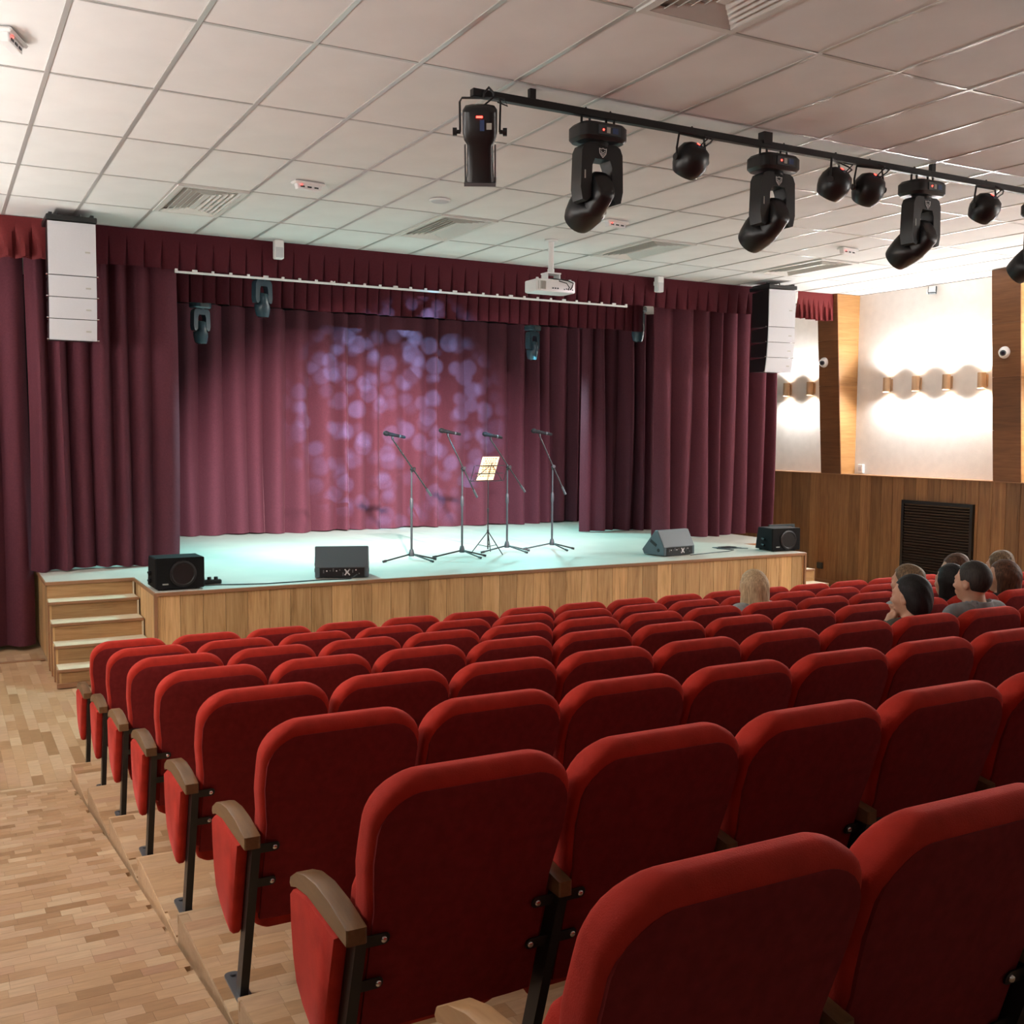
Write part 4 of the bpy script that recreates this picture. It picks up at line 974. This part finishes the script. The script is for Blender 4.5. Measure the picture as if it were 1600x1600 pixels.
# ------------------------------------------------------------------ people: one continuous surface each, grown from a distance field
def axis_steps(*segs):
    out = [segs[0][0]]
    for a, b, h in segs:
        n = max(1, round((b-a)/h)); out += [a+(b-a)*(i+1)/n for i in range(n)]
    return np.array(out, dtype=np.float32)
class Field:
    def __init__(s, X, Y, Z): s.ax = (X, Y, Z); s.G = np.meshgrid(X, Y, Z, indexing='ij'); s.d = np.full(s.G[0].shape, 9., np.float32)
    def ell(s, c, r, R=None):
        q = [g-ci for g, ci in zip(s.G, c)]
        if R is not None:
            R = np.array(R); q = [R[0, i]*q[0]+R[1, i]*q[1]+R[2, i]*q[2] for i in range(3)]
        k0 = np.sqrt(sum((a/b)**2 for a, b in zip(q, r))); k1 = np.sqrt(sum((a/(b*b))**2 for a, b in zip(q, r)))+1e-6
        return k0*(k0-1)/k1
    def cap(s, a, b, ra, rb):
        a = np.array(a, np.float32); b = np.array(b, np.float32); ab = b-a
        t = np.clip(sum((g-ai)*d for g, ai, d in zip(s.G, a, ab))/float(ab @ ab), 0, 1)
        return np.sqrt(sum((g-ai-t*d)**2 for g, ai, d in zip(s.G, a, ab)))-(ra+(rb-ra)*t)
    def add(s, d, k=.02):
        h = np.clip(.5+.5*(s.d-d)/k, 0, 1); s.d = s.d*(1-h)+d*h-k*h*(1-h); return s
    def sub(s, d, k=.01):
        h = np.clip(.5-.5*(s.d+d)/k, 0, 1); s.d = s.d*(1-h)-d*h+k*h*(1-h); return s
    def mesh(s, name, m):
        D = s.d; ins = D < 0; nx, ny, nz = D.shape; X, Y, Z = s.ax
        c = np.zeros((nx-1, ny-1, nz-1), np.int8)
        for i in (0, 1):
            for j in (0, 1):
                for k in (0, 1): c += ins[i:nx-1+i, j:ny-1+j, k:nz-1+k]
        act = np.argwhere((c > 0) & (c < 8)); idx = -np.ones(c.shape, np.int64); idx[tuple(act.T)] = np.arange(len(act))
        acc = np.zeros((len(act), 3)); cnt = np.zeros(len(act))
        cor = [(i, j, k) for i in (0, 1) for j in (0, 1) for k in (0, 1)]
        for a in range(8):
            for b in range(a+1, 8):
                if sum(abs(cor[a][q]-cor[b][q]) for q in range(3)) != 1: continue
                pa = act+cor[a]; pb = act+cor[b]; da = D[tuple(pa.T)]; db = D[tuple(pb.T)]
                m_ = (da < 0) != (db < 0); t = np.where(m_, da/(da-db+1e-12), 0)
                A = np.stack([X[pa[:, 0]], Y[pa[:, 1]], Z[pa[:, 2]]], 1); B = np.stack([X[pb[:, 0]], Y[pb[:, 1]], Z[pb[:, 2]]], 1)
                acc += np.where(m_[:, None], A+(B-A)*t[:, None], 0); cnt += m_
        v = acc/cnt[:, None]; fs = []
        for axn in range(3):
            sl0 = [slice(None)]*3; sl1 = [slice(None)]*3; sl0[axn] = slice(0, -1); sl1[axn] = slice(1, None)
            e = np.argwhere(ins[tuple(sl0)] != ins[tuple(sl1)]); o1, o2 = [q for q in range(3) if q != axn]
            e = e[(e[:, o1] > 0) & (e[:, o2] > 0) & (e[:, o1] < D.shape[o1]-1) & (e[:, o2] < D.shape[o2]-1)]
            def g(a, b):
                q = e.copy(); q[:, o1] -= a; q[:, o2] -= b; return idx[tuple(q.T)]
            fs.append(np.stack([g(0, 0), g(1, 0), g(1, 1), g(0, 1)], 1))
        f = np.concatenate(fs); f = f[(f >= 0).all(1)]
        mb = MB(); mb.v = [tuple(p) for p in v.tolist()]; mb.f = [tuple(q) for q in f.tolist()]
        return mb.mesh(name, m, 180)

M['skin'] = mat('skin', (.50, .27, .17), .55, noise=.06, nscale=20)
M['eye'] = mat('eye_white', (.7, .68, .65), .3); M['lip'] = mat('lip', (.42, .13, .10), .5); M['iris'] = mat('iris', (.03, .02, .015), .2)
def hair_mat(name, rgb, hi):
    return mat(name, rgb, .6, spec=.3, noise=.4, nscale=14, stretch=(9, 9, 1), rgb2=hi, bump=.35, bscale=30)
M['hair_blond'] = hair_mat('hair_blond', (.46, .34, .20), (.28, .19, .10))
M['hair_brown'] = hair_mat('hair_brown', (.085, .038, .018), (.03, .014, .008))
M['hair_light'] = hair_mat('hair_light_brown', (.16, .10, .05), (.05, .03, .016))
M['hair_black'] = hair_mat('hair_black', (.010, .008, .008), (.005, .004, .004))
M['hair_short'] = hair_mat('hair_short', (.030, .024, .020), (.016, .013, .011))
for n_, c_ in (('grey_top', (.30, .33, .33)), ('black_top', (.02, .019, .018)), ('olive_top', (.055, .05, .035)), ('grey_jacket', (.24, .255, .265)), ('white_top', (.6, .58, .55)), ('denim', (.06, .07, .10))):
    M[n_] = mat(n_, c_, .85, noise=.12, nscale=40, bump=.3, bscale=300)

PSC = .975
def person(k, c, dx, top, label, hair, hmat, cloth, turn=0., hand=None, collar=False, male=False, nod=0.):
    t = thing('person', label, 'person', (row_x(k)+PITCH_S*(c-.5)+dx*SCL, row_y(k)+.045, row_z(k)), 0, 'people sitting in the theatre chairs'); t.scale = (PSC,)*3
    top = top*SCL/PSC; hz = top-.105; hy = .105
    X = axis_steps((-.30, -.12, .014), (-.12, .12, .0065), (.12, .30, .014))
    Yb = axis_steps((-.06, 0, .01), (0, .23, .0065), (.23, .72, .02))
    Z = axis_steps((.0, hz-.30, .022), (hz-.30, hz-.13, .011), (hz-.13, top+.03, .0065))
    ca, sa = math.cos(turn), math.sin(turn)
    H0 = np.array([0, hy, hz])
    def hp(x, y, z): return (H0[0]+ca*x-sa*y, H0[1]+sa*x+ca*y, H0[2]+z)
    RH = [[ca, -sa, 0], [sa, ca, 0], [0, 0, 1]]
    sw = .185 if male else .160
    sh_z = hz-.17; el = {}; wr = {}
    for s in (-1, 1):
        el[s] = (s*(sw-.005), .16, .43); wr[s] = (s*.10, .33, .40)
    if hand: el[-1] = (-.165, .235, hz-.40); wr[-1] = (-.075, .190, hz-.185)
    def torso(F, o=0, arms=True):
        F.add(F.ell((0, .10, hz-.30), (sw*.88+o, .085+o, .16+o)), .03)
        F.add(F.cap((-sw+.03, .075, sh_z-.02), (sw-.03, .075, sh_z-.02), .062+o, .062+o), .06)
        F.add(F.ell((0, .185, .42), (.145+o, .10+o, .17+o)), .06)
        F.add(F.ell((0, .245, .325), (.155+o, .11+o, .09+o)), .05)
        for s in (-1, 1):
            F.add(F.cap((s*.085, .26, .325), (s*.10, .46, .335), .070+o, .052+o), .04)
            F.add(F.cap((s*.10, .46, .33), (s*.10, .44, .09), .048+o, .036+o), .03)
            F.add(F.cap((s*(sw-.01), .075, sh_z-.03), el[s], .05+o, .039+o), .03)
            F.add(F.cap(el[s], wr[s], .039+o, .027+o), .02)
    F = Field(X, Yb, Z)
    torso(F)
    for s in (-1, 1):
        F.add(F.cap((s*.10, .43, .035), (s*.11, .55, .03), .034, .026), .03)
    # neck, skull, jaw, features
    F.add(F.cap((0, .065, hz-.20), (0, hy-.012, hz-.06), .062 if male else .052, .054 if male else .046), .03)
    F.add(F.ell(hp(0, -.012, .012), (.074, .094, .092), RH), .02)
    F.add(F.ell(hp(0, .028, -.048), (.057, .062, .072), RH), .03)
    F.add(F.ell(hp(0, .062, -.098), (.022, .018, .016), RH), .025)
    F.add(F.cap(hp(0, .083, -.008), hp(0, .104, -.040), .008, .012), .012)
    F.add(F.cap(hp(-.012, .094, -.045), hp(.012, .094, -.045), .008, .008), .01)
    F.add(F.cap(hp(-.035, .075, .012), hp(.035, .075, .012), .009, .009), .02)
    for s in (-1, 1):
        F.sub(F.ell(hp(s*.030, .092, -.008), (.016, .014, .010), RH), .012)
        F.add(F.ell(hp(s*.030, .078, -.009), (.0125, .012, .011), RH), .004)
        F.add(F.ell(hp(s*.045, .055, -.035), (.02, .02, .02), RH), .02)
        F.add(F.ell(hp(s*.074, -.006, -.018), (.010, .022, .033), RH), .008)
        F.sub(F.ell(hp(s*.084, .0, -.014), (.006, .010, .014), RH), .006)
    F.add(F.cap(hp(-.018, .086, -.068), hp(.018, .086, -.068), .007, .007), .008)
    F.add(F.cap(hp(-.015, .084, -.080), hp(.015, .084, -.080), .007, .007), .008)
    for s in (-1, 1):       # hands: palm, four fingers, thumb
        w_ = np.array(wr[s]); a = w_-np.array(el[s]); a = a/np.linalg.norm(a)
        side = np.cross(a, [0, 0, 1]); side = side/np.linalg.norm(side); nrm = np.cross(side, a)
        F.add(F.cap(w_, w_+a*.06, .024, .028), .02)
        for q, (ln, r_) in enumerate(((.062, .0095), (.07, .0095), (.066, .009), (.052, .008))):
            b = w_+a*.07+side*(q-1.5)*.019; m_ = b+a*ln*.5; e = m_+a*ln*.2-nrm*ln*.42*(-1 if hand and s < 0 else 1)
            F.add(F.cap(b, m_, r_, r_), .008); F.add(F.cap(m_, e, r_, r_*.85), .006)
        b = w_+a*.02-side*.028*s*-1; F.add(F.cap(b, b+a*.045+side*s*.022, .012, .009), .01)
    body = F.mesh('body', 'skin'); b_ = place('body', body, t)
    for s in (-1, 1):
        e = Vector(hp(s*.030, .0765, -.009)); R = Matrix.Rotation(turn, 3, 'Z')
        MB().lathe([(.010, -.004), (.0095, .004), (.006, .0085), (.001, .010)], e, 12, Matrix.Rotation(turn, 4, 'Z') @ Matrix.Rotation(-math.pi/2, 4, 'X')).build('eye', 'eye', b_, 60)
        MB().lathe([(.0052, 0), (.003, .002), (.0005, .0022)], e+R @ Vector((0, .0092, 0)), 10, Matrix.Rotation(turn, 4, 'Z') @ Matrix.Rotation(-math.pi/2, 4, 'X')).build('iris', 'iris', b_, 60)
    # clothes: the torso again, a little fuller, cut at neck, wrists and ankles
    F2 = Field(X, Yb, Z); torso(F2, .011)
    F2.add(F2.cap((0, .062, hz-.215), (0, .074, hz-.155), .066+.012*male, .060+.012*male), .03)
    F2.sub(F2.ell((0, .085, hz-.112), (.08, .08, .046)), .01)
    legcut = -(F2.G[1]-.30)
    D0 = F2.d.copy()
    F2.d = np.maximum(D0, np.maximum(.40-F2.G[2], F2.G[1]) if False else .30-F2.G[2])
    F2.d = np.maximum(F2.d, np.where(F2.G[2] < .37, F2.G[1]-.24, -1))
    top_ = place('jacket' if collar else 'top', F2.mesh('top', cloth), t)
    F2.d = np.maximum(D0+.002, np.maximum(F2.G[2]-.40, .09-F2.G[2])); place('trousers', F2.mesh('trousers', 'denim'), t)
    if collar:
        F4 = Field(axis_steps((-.12, .12, .008)), axis_steps((-.05, .2, .008)), axis_steps((hz-.27, hz-.07, .008)))
        F4.add(F4.cap((0, .050, hz-.215), (0, .068, hz-.130), .090, .084), .01); F4.sub(F4.cap((0, .056, hz-.30), (0, .080, hz-.06), .074, .077), .006)
        F4.d = np.maximum(F4.d, F4.G[2]-(hz-.092)-.25*(F4.G[1]-.06))
        place('collar', F4.mesh('collar', cloth), top_)
    # hair
    A = Field(axis_steps((-.14, .14, .0065)), axis_steps((-.09, .26, .0065)), axis_steps((hz-.30, top+.03, .0075)))
    x_, y_, z_ = A.G; lx = ca*(x_-H0[0])+sa*(y_-H0[1]); ly = -sa*(x_-H0[0])+ca*(y_-H0[1]); lz = z_-H0[2]
    if hair == 'short':
        A.add(A.ell(hp(0, -.014, .016), (.081, .099, .098), RH))
        face = np.maximum(ly-.045-.25*np.clip(lz-.03, 0, 1), lz-.062)      # clear the face
        A.d = np.maximum(A.d, -lz-.095); A.d = np.maximum(A.d, np.where(lz < .062, ly-.028-.35*(lz), -1)); A.d = np.maximum(A.d, np.where((lz < -.005) & (np.abs(lx) > .045), ly+.026, -1))
        A.d = np.maximum(A.d, np.where(lz >= .05, ly-.075, -1))
    else:
        A.add(A.ell(hp(0, -.018, .014), (.086, .104, .101), RH), .01)
        if hair in ('long', 'bob'):
            L_ = -.155 if hair == 'bob' else -.20
            A.add(A.cap(hp(0, -.045, -.02), hp(0, -.055, L_), .090 if hair == 'bob' else .084, .082 if hair == 'bob' else .070), .03)
            for s in (-1, 1): A.add(A.cap(hp(s*.055, -.005, 0), hp(s*(.070 if hair == 'bob' else .058), -.01, L_+.01), .044, .036), .03)
        if hair == 'bun':
            A.add(A.ell(hp(0, -.075, .035), (.055, .05, .05), RH), .04)
            A.d = np.maximum(A.d, np.where(lz < -.02, ly+.03, -1)); A.d = np.maximum(A.d, -lz-.105)
        if hair == 'up':
            A.add(A.ell(hp(0, -.06, -.045), (.072, .062, .075), RH), .03)
            A.d = np.maximum(A.d, -lz-.125)
        if hair == 'messy':
            A.add(A.ell(hp(.01, -.03, .06), (.085, .085, .07), RH), .02); A.add(A.cap(hp(0, -.06, 0), hp(0, -.07, -.16), .075, .05), .03)
        A.d += (.003 if hair == 'messy' else .0015)*np.sin(lx*150+6*np.sin(lz*14))*np.clip(1-lz/.2, .3, 1)
        # open at the face and around the ear when the hair is up
        open_ = np.where(lz < .058, ly-.022-.30*np.clip(lz+.02, -.02, .1), ly-.088)
        A.d = np.maximum(A.d, open_)
        if hair in ('bun', 'up'): q_ = np.clip((lz+.02)/.075, 0, 1); A.d = np.maximum(A.d, np.where(lz < .058, ly+.012-.05*q_*q_*(3-2*q_), -1))
    place('hair', A.mesh('hair', hmat), t)
    return t
PEOPLE = [
 (3, 9, 0, 1.125, 'person with straight shoulder-length blond hair and grey top, sitting alone near the stage', 'bob', 'hair_blond', 'grey_top', dict(turn=0.05)),
 (4, 10, .08, 1.12, 'person with light brown hair tied up, just beyond the dark-haired person resting the chin', 'bun', 'hair_light', 'grey_top', dict(turn=.1)),
 (5, 8, .10, 1.105, 'person with black hair in a dark top, chin resting on the left hand', 'up', 'hair_black', 'olive_top', dict(turn=.22, hand=True)),
 (5, 9, .10, 1.155, 'person with short dark hair and a grey zipped jacket with stand-up collar', 'short', 'hair_short', 'grey_jacket', dict(turn=.12, collar=True, male=True)),
 (3, 13, .10, 1.125, 'person with dark wavy hair and white collar, face in profile before the black louvre', 'messy', 'hair_brown', 'white_top', dict(turn=.5)),
 (4, 11, .0, 1.10, 'person with long black hair, mostly hidden behind the short-haired person in grey jacket', 'long', 'hair_black', 'black_top', dict(turn=.05)),
 (3, 14, .15, 1.125, 'person with wavy olive-brown hair behind the brown-haired person at the right edge', 'messy', 'hair_light', 'black_top', dict(turn=.1)),
 (4, 12, .05, 1.10, 'person with smooth reddish-brown bob at the right edge of the group', 'long', 'hair_brown', 'black_top', dict(turn=.45)),
]
for k, c, dx, top, lab, hair, hm, cl, kw in PEOPLE:
    OCC[(k, c)] = 1; person(k, c, dx, top, lab, hair, hm, cl, **kw)
for k in range(1, NROW+1):
    for c in range(1, NSEAT+1): chair(k, c)
bpy.context.view_layer.update()
